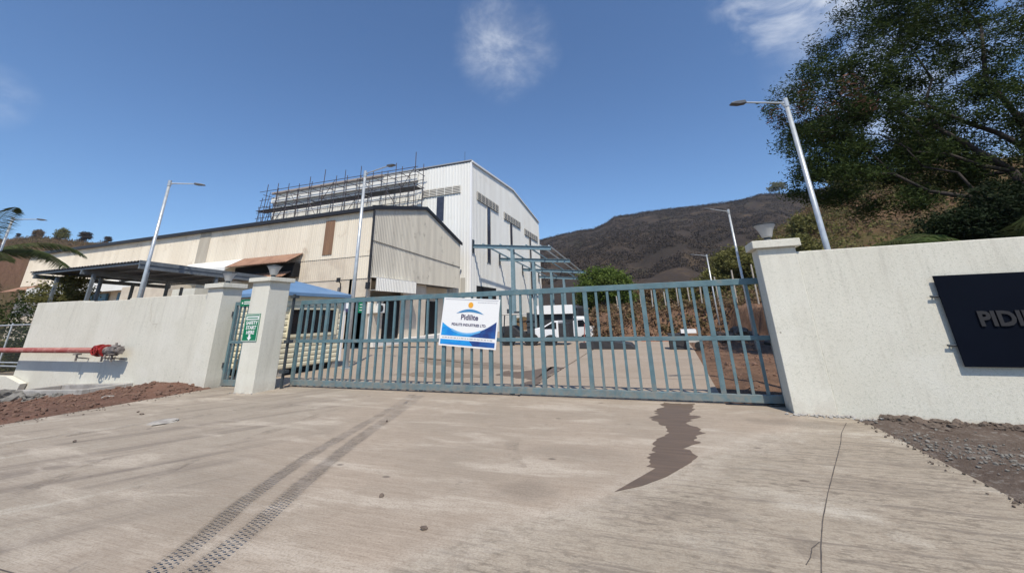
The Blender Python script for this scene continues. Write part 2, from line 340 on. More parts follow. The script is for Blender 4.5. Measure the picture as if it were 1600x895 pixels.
M_leafolive=m_leaf('olive_leaf',(.14,.14,.04),(.19,.18,.07),(.10,.10,.03))
M_leafdry=m_leaf('dry_scrub',(.15,.10,.06),(.22,.15,.09),(.12,.12,.045))
M_leafmtn=m_leaf('bare_scrub',(.052,.040,.033),(.072,.055,.043),(.044,.040,.030),.1)
M_palm=m_leaf('palm_leaf',(.045,.065,.025),(.085,.105,.04),(.075,.07,.035),.3)
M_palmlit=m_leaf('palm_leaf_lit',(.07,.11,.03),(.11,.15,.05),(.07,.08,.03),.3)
# ------------------------------------------------------------------ ground, driveway, yard
mb=MB(); mb.add([(-950,-250,-.75),(950,-250,-.75),(950,950,-.75),(-950,950,-.75)],[(0,1,2,3)])
obj('ground',mb,M_ground,kind='structure',fix=False)
mb=MB().prism([(-10.9,-40),(2.62,-40),(2.62,4.3),(2.60,7.28),(2.45,7.75),(2.45,8.26),(-10.9,8.26)],'z',-.5,0)
obj('driveway',mb,MC_drive,kind='structure')
mb=MB().prism([(-62,8.265),(-2.86,8.265),(-2.9,18.1),(-2.95,25.5),(-8.3,25.5),(-11,62),(-62,62)],'z',-.5,-.002)
obj('yard_pavement',mb,MC_yard,kind='structure')
mb=MB().prism([(-2.80,8.265),(.95,8.265),(1.36,19.1),(1.5,25.5),(-2.85,25.5),(-2.84,18.1)],'z',-.5,.004)
obj('road',mb,MC_yard,kind='structure')
mb=MB().prism([(-6.4,25.5),(1.8,25.5),(1.8,25.9),(-6.4,25.9)],'z',-.3,.14)
obj('kerb',mb,M_conc,kind='structure')
# expansion joints sawn across road and driveway
mb=MB()
for yj in (10.95,15.2,20.1): mb.box(-2.79,1.2,yj,yj+.02,.0045,.006)
obj('road_joint',mb,pmat('joint_dark',(.14,.12,.10),rough=.9),kind='structure')
def strip(pts,wd,z,jit=0):
    mb=MB(); P=[Vector((*p,0)) for p in pts]; Q=[]
    for i in range(len(P)-1):
        for k in range(8): Q.append(P[i].lerp(P[i+1],k/8))
    Q.append(P[-1]); L=[];Rr=[]
    for i,p in enumerate(Q):
        d=(Q[min(i+1,len(Q)-1)]-Q[max(i-1,0)]).normalized(); nn=Vector((-d.y,d.x,0)); w_=wd*(1+random.uniform(-jit,jit))/2; off=nn*random.uniform(-1,1)*wd*jit*.6
        L.append(p+off+nn*w_); Rr.append(p+off-nn*w_)
    vs=[(a.x,a.y,z) for a in L]+[(a.x,a.y,z) for a in Rr]; n=len(Q)
    return mb.add(vs,[(i,i+1,n+i+1,n+i) for i in range(n-1)])
MJ=pmat('crack_dark',(.11,.095,.085),(.07,.06,.055),6,rough=.95)
obj('driveway_crack',strip([(2.34,7.36),(2.08,6.8),(1.89,6.3),(1.66,5.75),(1.47,5.3),(1.22,4.7),(1.02,4.2),(.87,3.78),(.75,3.4),(.56,2.85),(.36,2.3)],.008,.003,.25),MJ,kind='structure',fix=False)
obj('driveway_crack',strip([(.875,3.82),(.80,3.72),(.755,3.60),(.70,3.5)],.006,.0035,.25),MJ,kind='structure',fix=False)
# wet stains
def m_wet(name,c1):
    m,t,b=newmat(name); c=t.coord()
    t.put(b.inputs['Base Color'],t.mix(t.step(t.noise(t.mapping(c,scale=(.5,6,1)),3,5),.35,.7),(*c1,1),(c1[0]*1.35,c1[1]*1.32,c1[2]*1.3,1)))
    b.inputs['Roughness'].default_value=.55; t.put(b.inputs['Normal'],t.bump(t.noise(c,50,4),.3,.01)); return m
M_wet=m_wet('wet_concrete',(.115,.082,.058)); M_wet2=m_wet('damp_concrete',(.19,.145,.105))
def jag(poly,z,mat,name,amp=.05,n=7,hs=.7,keep=()):
    pts=[]
    m_=len(poly)
    for i in range(m_):
        a=Vector((*poly[i],0)); b=Vector((*poly[(i+1)%m_],0)); d=b-a; nn=Vector((-d.y,d.x,0)).normalized()
        k0=max(2,int(d.length/.06))
        for k in range(k0):
            q=a.lerp(b,k/k0); e=0 if i in keep else amp*fbm(q.x*1.,q.y*1.,6,3,3)
            pts.append((q.x+e*1.2,q.y+e*.6))
    return obj(name,MB().add([(x,y,z) for x,y in pts],[tuple(range(len(pts)))]),mat,kind='structure',fix=False)
jag([(-.1,8.2),(-.12,7.74),(-.25,6.97),(-.08,6.41),(-.19,5.86),(-.27,5.26),(-.20,4.95),(-.56,4.26),(-.32,4.46),(-.10,4.74),(.20,5.28),(.22,5.84),(.38,6.42),(.26,6.9),(.42,7.3),(.36,7.84),(.4,8.2)],.0025,M_wet,'wet_patch',.20,keep=(6,7,8,9))
jag([(-4.45,11.9),(-4.0,11.5),(-3.3,12.9),(-2.88,12.8),(-2.88,12.0),(-2.87,8.9),(-3.8,9.1),(-3.3,9.6),(-3.1,10.3),(-4.4,11.0)],.0012,M_wet,'wet_patch',.3)
jag([(-9.5,15.2),(-7,14.4),(-4.4,13.1),(-4.1,12.2),(-6,12.2),(-8.2,13.4)],.0012,M_wet2,'damp_patch',.6)
jag([(-7.6,10.6),(-5.6,10.2),(-4.6,10.6),(-5.4,11.1),(-7,11.2)],.0012,M_wet2,'damp_patch',.5)
def m_stain(name,col,al):
    m,t,b=newmat(name); c=t.coord(); b.inputs['Roughness'].default_value=.8; b.inputs['Base Color'].default_value=(*col,1)
    t.put(b.inputs['Alpha'],t.step(t.noise(c,9,6,.75),.36,.62,.0,al)); return m
obj('driveway_crack',strip([(-8.3,1.55),(-5.6,1.9),(-3.9,1.95),(-3.0,1.75)],.010,.0032,.3),MJ,kind='structure',fix=False)
# tyre tracks: printed tread blocks
def m_print(name,lo,hi,amax,col):
    m,t,b=newmat(name); c=t.coord(); b.inputs['Roughness'].default_value=.9; b.inputs['Specular IOR Level'].default_value=.2
    b.inputs['Base Color'].default_value=(*col,1)
    fy=t.step(t.sep(c)[1],7.6,3.2,.22,1)
    t.put(b.inputs['Alpha'],t.math('MULTIPLY',t.math('MULTIPLY',fy,t.step(t.noise(c,2.3,6,.7),lo,hi,.0,amax)),t.step(t.noise(c,30,4,.7),.30,.6,.35,1))); return m
M_print=m_print('tyre_print',.42,.66,.22,(.19,.155,.125)); M_band=m_print('tyre_smudge',.36,.68,.14,(.17,.14,.11)); mb=MB(); mb2=MB()
def resample(P,st):
    out=[]; P=[Vector((*p,0)) for p in P]
    for i in range(len(P)-1):
        p0=P[max(0,i-1)];p1=P[i];p2=P[i+1];p3=P[min(len(P)-1,i+2)]; k=max(1,int((p2-p1).length/st))
        for j in range(k):
            u=j/k; out.append(.5*((2*p1)+(-p0+p2)*u+(2*p0-5*p1+4*p2-p3)*u*u+(-p0+3*p1-3*p2+p3)*u**3))
    out.append(P[-1]); return out
for P_,wd in (([(-2.85,1.2),(-3.0,2.0),(-3.27,2.9),(-3.72,4.0),(-4.12,5.2),(-4.52,6.64),(-4.9,7.9)],.21),([(-3.1,1.2),(-3.36,2.3),(-3.85,3.35),(-4.25,4.53),(-4.78,6.79),(-5.15,8.0)],.19)):
    Q_=resample(P_,.042); row=[]
    for i,p in enumerate(Q_):
        d=(Q_[min(i+1,len(Q_)-1)]-Q_[max(i-1,0)]).normalized(); nn=Vector((-d.y,d.x,0))
        for r_,sg in ((-.40,1),(-.24,-1),(-.08,1),(.08,-1),(.24,1),(.40,-1)):
            c=p+nn*wd*r_+d*(.014*sg); e1=nn*wd*.062; e2=d*.010+nn*.008*sg
            mb.add([(*(c-e1-e2).xy,.0022),(*(c+e1-e2).xy,.0022),(*(c+e1+e2).xy,.0022),(*(c-e1+e2).xy,.0022)],[(0,1,2,3)])
        row.append(p)
    for q,zz in ((.62,.0009),(.52,.0013),(.42,.0017)):
        vs=[(*(p+nn*wd*(q+.10*fbm(p.x,p.y,2.5,3,60))).xy,zz) for p in row]+[(*(p-nn*wd*(q+.10*fbm(p.x,p.y,2.5,3,61))).xy,zz) for p in row]; k=len(row); mb2.add(vs,[(i,i+1,k+i+1,k+i) for i in range(k-1)])
obj('tyre_print',mb,M_print,kind='stuff',fix=False)['label']='tyre tread prints curving over the driveway towards the gate'
obj('tyre_smudge',mb2,M_band,kind='stuff',fix=False)['label']='dusty smudge bands under the tyre prints on the driveway'
mb=MB()
for (a,b_,wd) in (((-6.2,2.6),(-7.6,7.6),.22),((-5.2,3.0),(-6.3,8.0),.2),((-9.0,3.2),(-7.2,7.2),.3),((-1.6,4.6),(-2.6,7.9),.2)):
    a=Vector((*a,0)); b_=Vector((*b_,0)); d=(b_-a).normalized(); nn=Vector((-d.y,d.x,0)); k=24; row=[a.lerp(b_,i/k)+nn*.12*math.sin(i*.3) for i in range(k+1)]
    vs=[(*(p+nn*wd*.5).xy,.0013) for p in row]+[(*(p-nn*wd*.5).xy,.0013) for p in row]; mb.add(vs,[(i,i+1,k+i+2,k+i+1) for i in range(k)])
obj('tyre_smudge',mb,m_print('faint_smudge',.45,.7,.45,(.19,.16,.13)),kind='stuff',fix=False)['label']='faint older tyre smudges on the left half of the driveway'
# soil either side of the driveway
def soil_left(x,y):
    s_=-.06*max(0,-x-12.2); s_=max(s_,-.42)
    m_=.13*math.exp(-((x+12.6)/1.1)**2-((y-7.5)/.45)**2)+.07*math.exp(-((x+14.4)/.8)**2-((y-7.0)/.5)**2)
    e=sst(-10.86-x,0,.35)
    return -.03+e*(.05+.05*fbm(x,y,1.6,5,1)+.03*abs(fbm(x,y,7,3,2)))+s_+m_
grid('left_soil',np.linspace(-34,-10.75,230),np.linspace(-6,7.74,150),soil_left,M_red,kind='structure')
def soil_right(x,y):
    e=sst(x,2.6,3.1)
    return -.035-.06*e*(x-2.6)*.7+e*(.03+.05*fbm(x,y,1.4,5,5))+.07*e*math.exp(-((y-7.5)/.25)**2)*(.8+fbm(x,y,5,3,4))
grid('right_soil',np.linspace(2.58,9.5,150),np.linspace(-4,7.85,190),soil_right,M_grey_soil,kind='structure')
# bank of red earth beyond the road
def bank(x,y):
    yb=27.0-9.5*sst(x,3.2,7.5)+14*sst(-x,3.7,5.6)+30*sst(-x,9,14)
    z=1.55*sst(y+.9*fbm(x,y,.7,4,8),yb-.9,yb+1.2)
    if x>1.0:
        e=sst(x,1.3,2.0); z+= e*(.05+.05*(y-9)*.18*sst(x,1.5,5)+.10*fbm(x,y,.9,5,9)+.10*max(0,fbm(x,y,3,3,10)))
        z+=.55*e*math.exp(-((x-2.9)/1.0)**2-((y-19.8)/1.3)**2)
    else: z-=.03
    z+=(.35*fbm(x,y*.4,1.1,4,12)+.25*fbm(x,y,3,3,13))*sst(z,.15,.8)
    if y<26 and x<1.55: z=min(z,-.02)
    z-=.72*sst(-x,3.4,4.4)*sst(y,25.4,26)*(1-sst(z,.2,1.0))
    if x<-8: z=min(z,-.5)
    return z
grid('earth_bank',np.concatenate([np.linspace(-40,-8,20),np.linspace(-7.8,12,230),np.linspace(12.5,60,24)]),np.concatenate([np.linspace(8.3,22,90),np.linspace(22.1,46,170)]),bank,M_bank,kind='structure')
# ------------------------------------------------------------------ hills
def interp(x,P):
    if x<=P[0][0]: return P[0][1]
    for (a,b),(c,d_) in zip(P,P[1:]):
        if x<=c: return b+(d_-b)*(x-a)/(c-a)
    return P[-1][1]
MR=[(-400,60),(-200,84),(-133.9,97.2),(-110,101),(-83.6,104.3),(-60,105.5),(-48,110),(-32.7,118.4),(-1.6,120.5),(39,121.3),(72,121.6),(113,123),(134,127.9),(171,124),(230,130),(420,150)]
def mtn(x,y):
    xr=x*500/y if y<500 else x
    r_=interp(xr if y<500 else x,MR); u=(y-110)/390
    z=r_*min(1,max(0,u))**1.0
    z+=(16*fbm(x,y,.012,5,20)+9*abs(fbm(x*1.7,y*.6,.02,4,21)))*sst(u,0,.25)*(1-sst(u,.75,1.0))
    return z*y/500*1.0 if False else z
# ridge height is set so that its outline, seen along each bearing, keeps the photographed profile
def mtn2(x,y):
    u=min(1.,max(0.,(y-110)/390)); r_=interp(x*500/max(y,1),MR)
    prof=u**1.12
    z=(r_*prof)
    g=fbm(x,y,.010,5,20)*16+abs(fbm(x*1.6,y*.5,.014,4,21))*-16+2.5*fbm(x,y,.06,4,22)
    z+=g*sst(u,.02,.3)*(1-sst(u,.72,.98)*.93)+.5*fbm(x,y,.25,3,25)*sst(u,.1,.4)
    if y>500: z=r_*(1-(y-500)/700)
    return z
def m_hill(name,a,b,c3,s):
    m,t,bs=newmat(name); c=t.coord()
    col=t.mix(t.step(t.noise(c,.02*s,6,.6),.38,.62),(*a,1),(*b,1)); col=t.mix(t.step(t.noise(c,.07*s,6,.65),.52,.70),col,(*c3,1))
    col=t.mix(t.step(t.noise(c,.45*s,6,.75),.40,.66,0,.42),col,(a[0]*.5,a[1]*.5,a[2]*.5,1)); col=t.mix(t.step(t.noise(c,.022*s,4,.6),.60,.74,0,.35),col,(a[0]*.9,a[1]*1.35,a[2]*.7,1))
    t.put(bs.inputs['Base Color'],col); bs.inputs['Roughness'].default_value=1; bs.inputs['Specular IOR Level'].default_value=.05
    t.put(bs.inputs['Normal'],t.bump(t.noise(c,.5*s,6,.75),.55,1.0/s)); return m
M_mtn=m_hill('burnt_mountain',(.058,.045,.037),(.041,.034,.029),(.100,.072,.045),1)
M_hill=m_hill('dry_hillside',(.12,.075,.045),(.085,.075,.032),(.16,.10,.06),6)
xs=np.linspace(-330,330,300)
grid('mountain',xs,np.concatenate([np.linspace(110,500,210),np.linspace(515,700,8)]),mtn2,M_mtn,kind='structure')
HR=[(-60,.5),(-10,2.2),(6,4),(11,8.3),(17,12),(23.8,15.3),(28.2,18.4),(34,20.5),(40.9,22.6),(47,25.7),(53,24.6),(58,22.7),(90,26),(200,34)]
def hill(x,y):
    r_=interp(x*80/y,HR) if y<80 else interp(x,HR); u=(y-33)/47; u=min(1,max(0,u))
    z=1.35+(r_-1.35)*u**1.05+(1.1*fbm(x,y,.09,5,30)+.35*fbm(x,y,.6,3,31))*sst(u,0,.2)*(1-.6*sst(u,.8,1))
    if y>80: z-=(y-80)*.25
    z-=2.6*sst(-x,3.4,5.4)*(1-sst(y,41,47))
    return z
grid('hillside',np.linspace(-40,150,260),np.linspace(33,110,130),hill,M_hill,kind='structure')
LR=[(-420,44),(-300,43),(-275,42.6),(-256,41.3),(-237,38.6),(-219,36.0),(-200,33.5),(-170,29),(-120,20)]
def lhill(x,y):
    r_=(interp(x*90/y,LR) if y<=90 else interp(x,LR))-.7; u=min(1,max(0,(y-62)/28)); z=r_*(y/90 if y<90 else 1)*(.82+.18*u)
    z+=.5*fbm(x,y,.08,4,40)*(1-sst(u,.8,1))
    if y>90: z-=(y-90)*.8
    if y<=62.01: z=-.7
    return z
M_lhill=m_hill('far_left_hill',(.13,.075,.05),(.10,.085,.042),(.16,.10,.07),1.4)
grid('far_hill',np.linspace(-430,-110,150),np.array([62,62.2,66,70,75,80,85,90,96,105,120]),lhill,M_lhill,kind='structure')
# ------------------------------------------------------------------ vegetation helpers
def leaf_quads(C,size,aspect,n_per,spread,flat=.6,sd=0):
    """C: Nx3 clump centres -> quads (leaf blades) around them"""
    g=np.random.default_rng(sd); N=len(C)*n_per
    c=np.repeat(C,n_per,0)+g.normal(0,1,(N,3))*np.array([spread,spread,spread*flat])
    a=g.normal(0,1,(N,3)); a[:,2]*=.6; a/=np.linalg.norm(a,axis=1)[:,None]
    b=g.normal(0,1,(N,3)); b-= (b*a).sum(1)[:,None]*a; b/=np.linalg.norm(b,axis=1)[:,None]
    s_=size*g.uniform(.6,1.4,(N,1)); a=a*s_; b=b*s_*aspect
    V=np.stack([c-a,c-b*1.0,c+a,c+b*1.0],1).reshape(-1,3); F=np.arange(N*4).reshape(-1,4)
    return V,F
def crown_points(ells,n,sd,gap=.55):
    g=np.random.default_rng(sd); out=[]
    for (cx,cy,cz,rx,ry,rz,w_) in ells:
        k=int(n*w_); p=g.normal(0,1,(k,3)); p/=np.linalg.norm(p,axis=1)[:,None]; rad=g.uniform(.25,1,(k,1))**.5
        q=p*rad*np.array([rx,ry,rz])+np.array([cx,cy,cz])
        for v in q:
            if gap>0 and mnoise.noise(Vector(v)*(1.5 if gap>.6 else 1.8/max(.3,min(rx,rz))))<(.0 if gap>.6 else -.12): continue
            out.append(v)
    return np.array(out)
def branches(mb,base,C,r0,sd,k=60,trunk_top=None):
    g=np.random.default_rng(sd); idx=g.permutation(len(C))[:k]; pts=C[idx]
    nodes=[(np.array(base,float),r0)]
    tt=np.array(trunk_top,float); steps=5
    for i in range(1,steps+1):
        f=i/steps; p=np.array(base)+(tt-np.array(base))*f+g.normal(0,.06,3)*np.linalg.norm(tt-np.array(base))*.25*(f<1)
        r_=r0*(1-.45*f); mb.tube(nodes[-1][0],p,nodes[-1][1],r_,8); nodes.append((p,r_))
    order=np.argsort(np.linalg.norm(pts-tt,axis=1)); st=len(nodes)-2
    for i in order:
        p=pts[i]; cand=[(np.linalg.norm(p-q)+.35*max(0,q[2]-p[2]),j) for j,(q,_) in enumerate(nodes) if j>=st]
        dd,j=min(cand); q,rq=nodes[j]; r1=max(rq*.62,r0*.05); mid=(p+q)/2+g.normal(0,.08,3)*dd+np.array([0,0,-.04*dd])
        rm=max(r1*.8,r0*.04); mb.tube(q,mid,r1,rm,5,False); nodes.append((mid,rm)); mb.tube(mid,p,rm,rm*.6,5,False); nodes.append((p,rm*.7))
def tree(name,label,cat,base,top,ells,n,size,asp,per,spread,leafm,r0,sd,group=None,kbr=40,gap=.55,extra=None):
    tr=thing(name,label,cat,tuple(base),group)
    C=crown_points(ells,n,sd,gap)
    V,F=leaf_quads(C,size,asp,per,spread,.6,sd); arr_obj('crown',V,F,leafm,tr)
    mb=MB(); branches(mb,base,C,r0,sd,kbr,top); obj('trunk',mb,M_bark,tr,fix=False,smooth=True)
    return tr,C
tr,C=tree('large_tree','large dark feathery tree overhanging the right boundary wall','tree',(10.6,14.2,-.2),(9.9,14,5.0),
 [(6.3,14,7.9,1.7,1.6,1.45,.19),(7.9,14.4,9.7,1.9,1.9,1.7,.19),(9.8,14.6,8.9,1.9,1.7,1.6,.18),(11.6,15,11.2,3.0,2.2,2.4,.32),(5.6,13.8,6.3,1.15,1.4,.95,.10),(5.8,13.8,5.1,1.25,1.3,.6,.09),(7.5,14.2,6.9,1.6,1.6,1.0,.15),(10.1,14.2,6.9,2.0,1.8,.9,.16),(8.3,13.6,12.3,1.5,1.6,1.2,.10),
  (8.1,14.2,5.5,1.7,1.3,.65,.12),(9.9,14.2,5.2,1.6,1.3,1.0,.14),(7.0,14.1,4.4,1.0,1.0,.35,.05),(11.8,13.6,4.8,1.6,1.2,1.5,.14),(12.8,14,7.2,1.8,1.8,1.9,.16),(9.4,14,10.6,1.6,1.5,1.3,.12)],
 1900,.055,.27,84,.17,M_leafdark,.22,3,kbr=170,gap=.75)
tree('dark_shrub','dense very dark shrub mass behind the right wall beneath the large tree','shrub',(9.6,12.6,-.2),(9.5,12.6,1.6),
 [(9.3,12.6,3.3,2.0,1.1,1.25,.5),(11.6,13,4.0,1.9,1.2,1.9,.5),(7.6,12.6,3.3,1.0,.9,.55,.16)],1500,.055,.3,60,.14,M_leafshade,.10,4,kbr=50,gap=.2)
for pts,rs in (([(10.1,13.9,3.6),(9.6,13.7,4.9),(9.0,13.6,5.6),(8.4,13.6,6.4),(7.8,13.6,6.9),(7.3,13.7,8.0),(7.0,13.8,8.8)],[.13,.10,.08,.06,.045,.03,.02]),
  ([(9.9,13.6,3.7),(9.2,13.4,3.85),(8.5,13.3,4.15),(7.5,13.3,4.5),(6.9,13.3,5.1),(6.3,13.4,5.2),(5.7,13.5,5.9)],[.11,.09,.07,.05,.035,.025,.015]),
  ([(10.6,14,5.2),(9.7,13.8,6.1),(9.2,13.7,6.4),(8.2,13.6,7.3),(7.4,13.7,7.5),(6.6,13.7,8.2)],[.09,.07,.055,.04,.03,.015]),([(8.4,13.6,6.4),(8.35,13.6,7.2),(8.8,13.7,8.0),(8.7,13.8,9.2),(8.2,13.8,10)],[.05,.04,.03,.022,.014]),
  ([(10.0,13.9,4.6),(10.4,13.9,6.2),(10.1,13.9,7.9),(10.6,14,9.6),(10.3,14,11)],[.10,.08,.055,.035,.02]),([(9.6,13.7,4.9),(8.9,13.5,5.1),(8.3,13.4,5.5),(7.6,13.4,5.7),(7.0,13.5,6.4),(6.2,13.5,6.6)],[.06,.05,.04,.03,.02,.012]),
  ([(6.9,13.3,5.1),(6.5,13.3,5.9),(6.0,13.4,6.8),(5.8,13.5,7.5)],[.03,.024,.018,.01]),([(8.5,13.3,4.15),(8.2,13.2,4.9),(7.6,13.3,5.2),(7.3,13.3,6.0)],[.04,.03,.022,.012])):
    obj('limb',MB().chain(pts,rs,8),M_bark,tr,fix=False,smooth=True)
g_=np.random.default_rng(5); Pd=C[(np.abs(C[:,0]-5.6)<1.0)&(C[:,2]>5.2)&(C[:,2]<8)][:34]
V,F=leaf_quads(Pd,.09,.22,26,.14,1.2,9); arr_obj('seed_pods',V,F,M_pod,tr)
tree('bushy_tree','round bright green tree behind the earth bank, left of centre hill','tree',(-5.2,44,.5),(-5.0,44.5,3.4),
 [(-5.0,45,4.6,2.9,2.2,1.9,.6),(-6.6,45,3.4,1.6,1.4,1.6,.2),(-3.3,45,3.8,1.7,1.5,1.3,.25)],620,.13,.5,55,.33,M_leafgreen,.16,11,kbr=30,gap=.5)
tree('yellow_tree','yellow green tree on the slope behind the two far street lamps','tree',(8.9,46,2.2),(8.8,46,5),
 [(8.6,46,6.2,2.2,1.8,1.5,.6),(6.3,46,4.4,1.6,1.5,1.2,.3),(10.4,46,5.0,1.6,1.4,1.6,.3)],440,.13,.5,48,.33,M_leafolive,.13,12,kbr=30)
for i,(x,y,z,s_,mm,lab) in enumerate([(2.6,47,2.3,1.0,M_leafolive,'low olive tree behind the bank, right of the bright green tree'),(-.6,50,2.3,1.0,M_leafdry,'dry brown tree standing just right of the bright green tree'),
   (5.2,50,2.9,.9,M_leafdry,'dry tree left of the yellow green tree on the slope'),(15.5,50,6.5,1.3,M_leafolive,'olive shrub tree just left of the right gate pillar cap'),
   (13.0,42,3.4,1.0,M_leafdry,'dry brown bush tree behind the right end of the gate'),(20.5,60,10,1.5,M_leafolive,'olive tree on the slope right of the pillar lamp'),
   (33,74,18.6,2.2,M_leafolive,'green tree on the hill crest seen through the large tree'),(44,76,23,2.3,M_leafolive,'rounded olive tree on top of the near hill')]):
    tree('hillside_tree',lab,'tree',(x,y,z-1.2*s_),(x+.2,y,z+.6*s_),[(x,y,z+1.0*s_,1.5*s_,1.3*s_,1.1*s_,.6),(x+.9*s_,y,z+.5*s_,1.0*s_,1*s_,.8*s_,.3)],240,.12*s_,.5,40,.28*s_,mm,.09*s_,30+i,'trees on the slope behind the bank',kbr=18)
for i,(x,z,s_,mm,lab) in enumerate([(-274.6,42.9,.55,M_leafmtn,'smallest shrub at the left end of the far hill ridge'),(-257.5,41.3,1.25,M_leafdry,'brownish tree on the far hill ridge beside the leftmost lamp arm'),
   (-237.6,38.9,1.6,M_leafolive,'darkest and largest round tree on the far left ridge'),(-219.5,36.6,1.3,M_leafmtn,'pale bare tree on the far ridge above the warehouse roof'),(-203,34.2,.8,M_leafmtn,'small bare tree right of the pale bare one on the far ridge')]):
    tree('ridge_tree',lab,'tree',(x,90,z-2),(x,90,z+1.2*s_),[(x,90,z+1.1*s_,1.5*s_,1.3*s_,1.25*s_,.7),(x+1.3*s_,90,z+.3*s_,1.1*s_,.9*s_,.6*s_,.3),(x-.8*s_,90,z+1.7*s_,.9*s_,.9*s_,.7*s_,.25),(x-1.6*s_,90,z-.1*s_,.9*s_,.9*s_,.5*s_,.2)],150,.15*s_,.5,26,.28*s_,mm,.13*s_,60+i,'trees on the far left ridge',kbr=14,gap=.3)
tree('crest_tree','lone small green tree on the mountain crest left of the large tree','tree',(152,498,119),(152,498,131),[(152,498,135,8,5,5,1),(146,498,132,4,3,3,.3)],70,1.1,.5,16,1.6,M_leafolive,.9,80,kbr=14,gap=.3)
# scrub as uncountable ground cover
def scatter(name,fn,n,x0,x1,y0,y1,size,per,spread,mat,sd,label,bias=None):
    g=np.random.default_rng(sd); out=[]
    for k in range(n):
        y=g.uniform(y0,y1); x=g.uniform(x0,x1)*(y/y1 if bias else 1)
        if mnoise.noise((x*.05 if bias else x*.2,y*.05 if bias else y*.2,sd))<-.15: continue
        out.append((x,y,fn(x,y)+spread*.5))
    V,F=leaf_quads(np.array(out),size,.55,per,spread,.8,sd); arr_obj(name,V,F,mat,kind='stuff',label=label)
scatter('mountain_scrub',mtn2,22000,-150,230,200,503,.42,12,.95,M_leafmtn,91,'bare dark scrub covering the mountain',True)
scatter('ridge_scrub',mtn2,1800,-150,230,488,503,.5,14,1.1,M_leafmtn,95,'bare scrub along the mountain crest')
scatter('slope_scrub',hill,4200,-12,75,35,81,.14,22,.38,M_leafdry,92,'dry brown scrub on the near slope')
scatter('green_scrub',hill,2600,0,75,36,81,.15,24,.42,M_leafolive,93,'olive green scrub on the near slope')
def bankz(x,y): return bank(x,y)
scatter('far_hill_scrub',lhill,2600,-300,-150,66,90.5,.22,16,.5,M_leafdry,96,'dry scrub on the far left hill')
scatter('bank_weeds',bankz,1300,-5,12,26.4,35.5,.10,24,.20,M_leafdry,94,'dry weeds on top of the earth bank')
# palms
def frond(mb_r,mb_l,base,dirv,length,droop,n=40,lw=.028,ll=.62,sd=0):
    g=random.Random(sd); p=Vector(base); d=Vector(dirv).normalized(); pts=[p.copy()]
    for i in range(n):
        d=(d+Vector((0,0,-droop/n*(.4+1.4*i/n)))).normalized(); p=p+d*length/n; pts.append(p.copy())
    for i in range(n):
        mb_r.tube(pts[i],pts[i+1],.022*(1-i/n)+.004,.022*(1-(i+1)/n)+.004,4,False)
        if i<3: continue
        ax=(pts[i+1]-pts[i]).normalized(); sd_=ax.cross(Vector((0,0,1))).normalized(); L=ll*math.sin(math.pi*min(1,(i+3)/(n+4)))**.6+.06
        for sg in (-1,1):
            for q in (0,.5):
                b=pts[i].lerp(pts[i+1],q); o_=(sd_*sg+ax*.75+Vector((0,0,-.35-g.random()*.35))).normalized(); tip=b+o_*L*g.uniform(.8,1.1)+Vector((0,0,-.12*L))
                m_=b.lerp(tip,.5)+Vector((0,0,.04)); wv=ax*lw/2
                mb_l.add([b-wv*.5,b+wv*.5,m_+wv,tip,m_-wv],[(0,1,2,3,4)])
def palm(name,label,base,top,fr,mat,sd):
    tr=thing(name,label,'palm tree',base); a=MB();b=MB()
    for i,(dv,L,dr) in enumerate(fr): frond(a,b,top,dv,L,dr,n=int(16*L),ll=.30+.10*L,sd=sd+i)
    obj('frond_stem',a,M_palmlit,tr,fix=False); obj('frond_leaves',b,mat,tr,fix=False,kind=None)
    obj('trunk',MB().chain([base,((base[0]+top[0])/2+.05,base[1],(base[2]+top[2])/2),top],[.19,.15,.13],10),M_bark,tr,smooth=True)
palm('coconut_palm','coconut palm with dark fronds reaching in at the left edge above the fence',(-33.9,9.6,-.5),(-33.5,9.6,5.2),
 [((1,-.1,1.0),5.0,.9),((1,-.12,.12),6.2,.5),((1,-.1,-.2),5.8,.6),((.9,.25,.25),6.5,1.0),((.9,-.25,-.35),6.8,.5),((.4,.7,.6),4.6,1.4),((-.8,.2,.6),4.6,1.4),((.3,-.8,.6),4.6,1.3),((-.3,-.6,.9),4.6,1.5),((-1,0,.6),4.8,1.3)],M_palm,100)
palm('young_palm','young palm behind the right wall under the large tree',(7.3,11.2,-.2),(7.25,11.2,2.2),
 [((-1,-.3,.30),3.4,.7),((-1,-.1,.75),3.2,1.3),((-1,-.35,.62),2.9,1.5),((-1,.1,.42),2.9,1.2),((-.9,-.2,.95),2.6,1.7),((-.2,-.8,1),2.5,1.6),((.9,-.3,.7),2.6,1.5),((.6,.6,.8),2.4,1.5),((-.5,.5,1),2.3,1.5),((.5,-.6,.9),2.4,1.4)],M_palm,120)
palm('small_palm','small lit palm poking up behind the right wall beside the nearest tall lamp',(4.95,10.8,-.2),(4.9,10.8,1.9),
 [((-1,-.1,1.1),1.75,2.4),((-.5,.3,1.3),1.5,1.7),((.4,-.2,1.2),1.5,1.6),((.8,.4,.8),1.5,1.6)],M_palmlit,140)
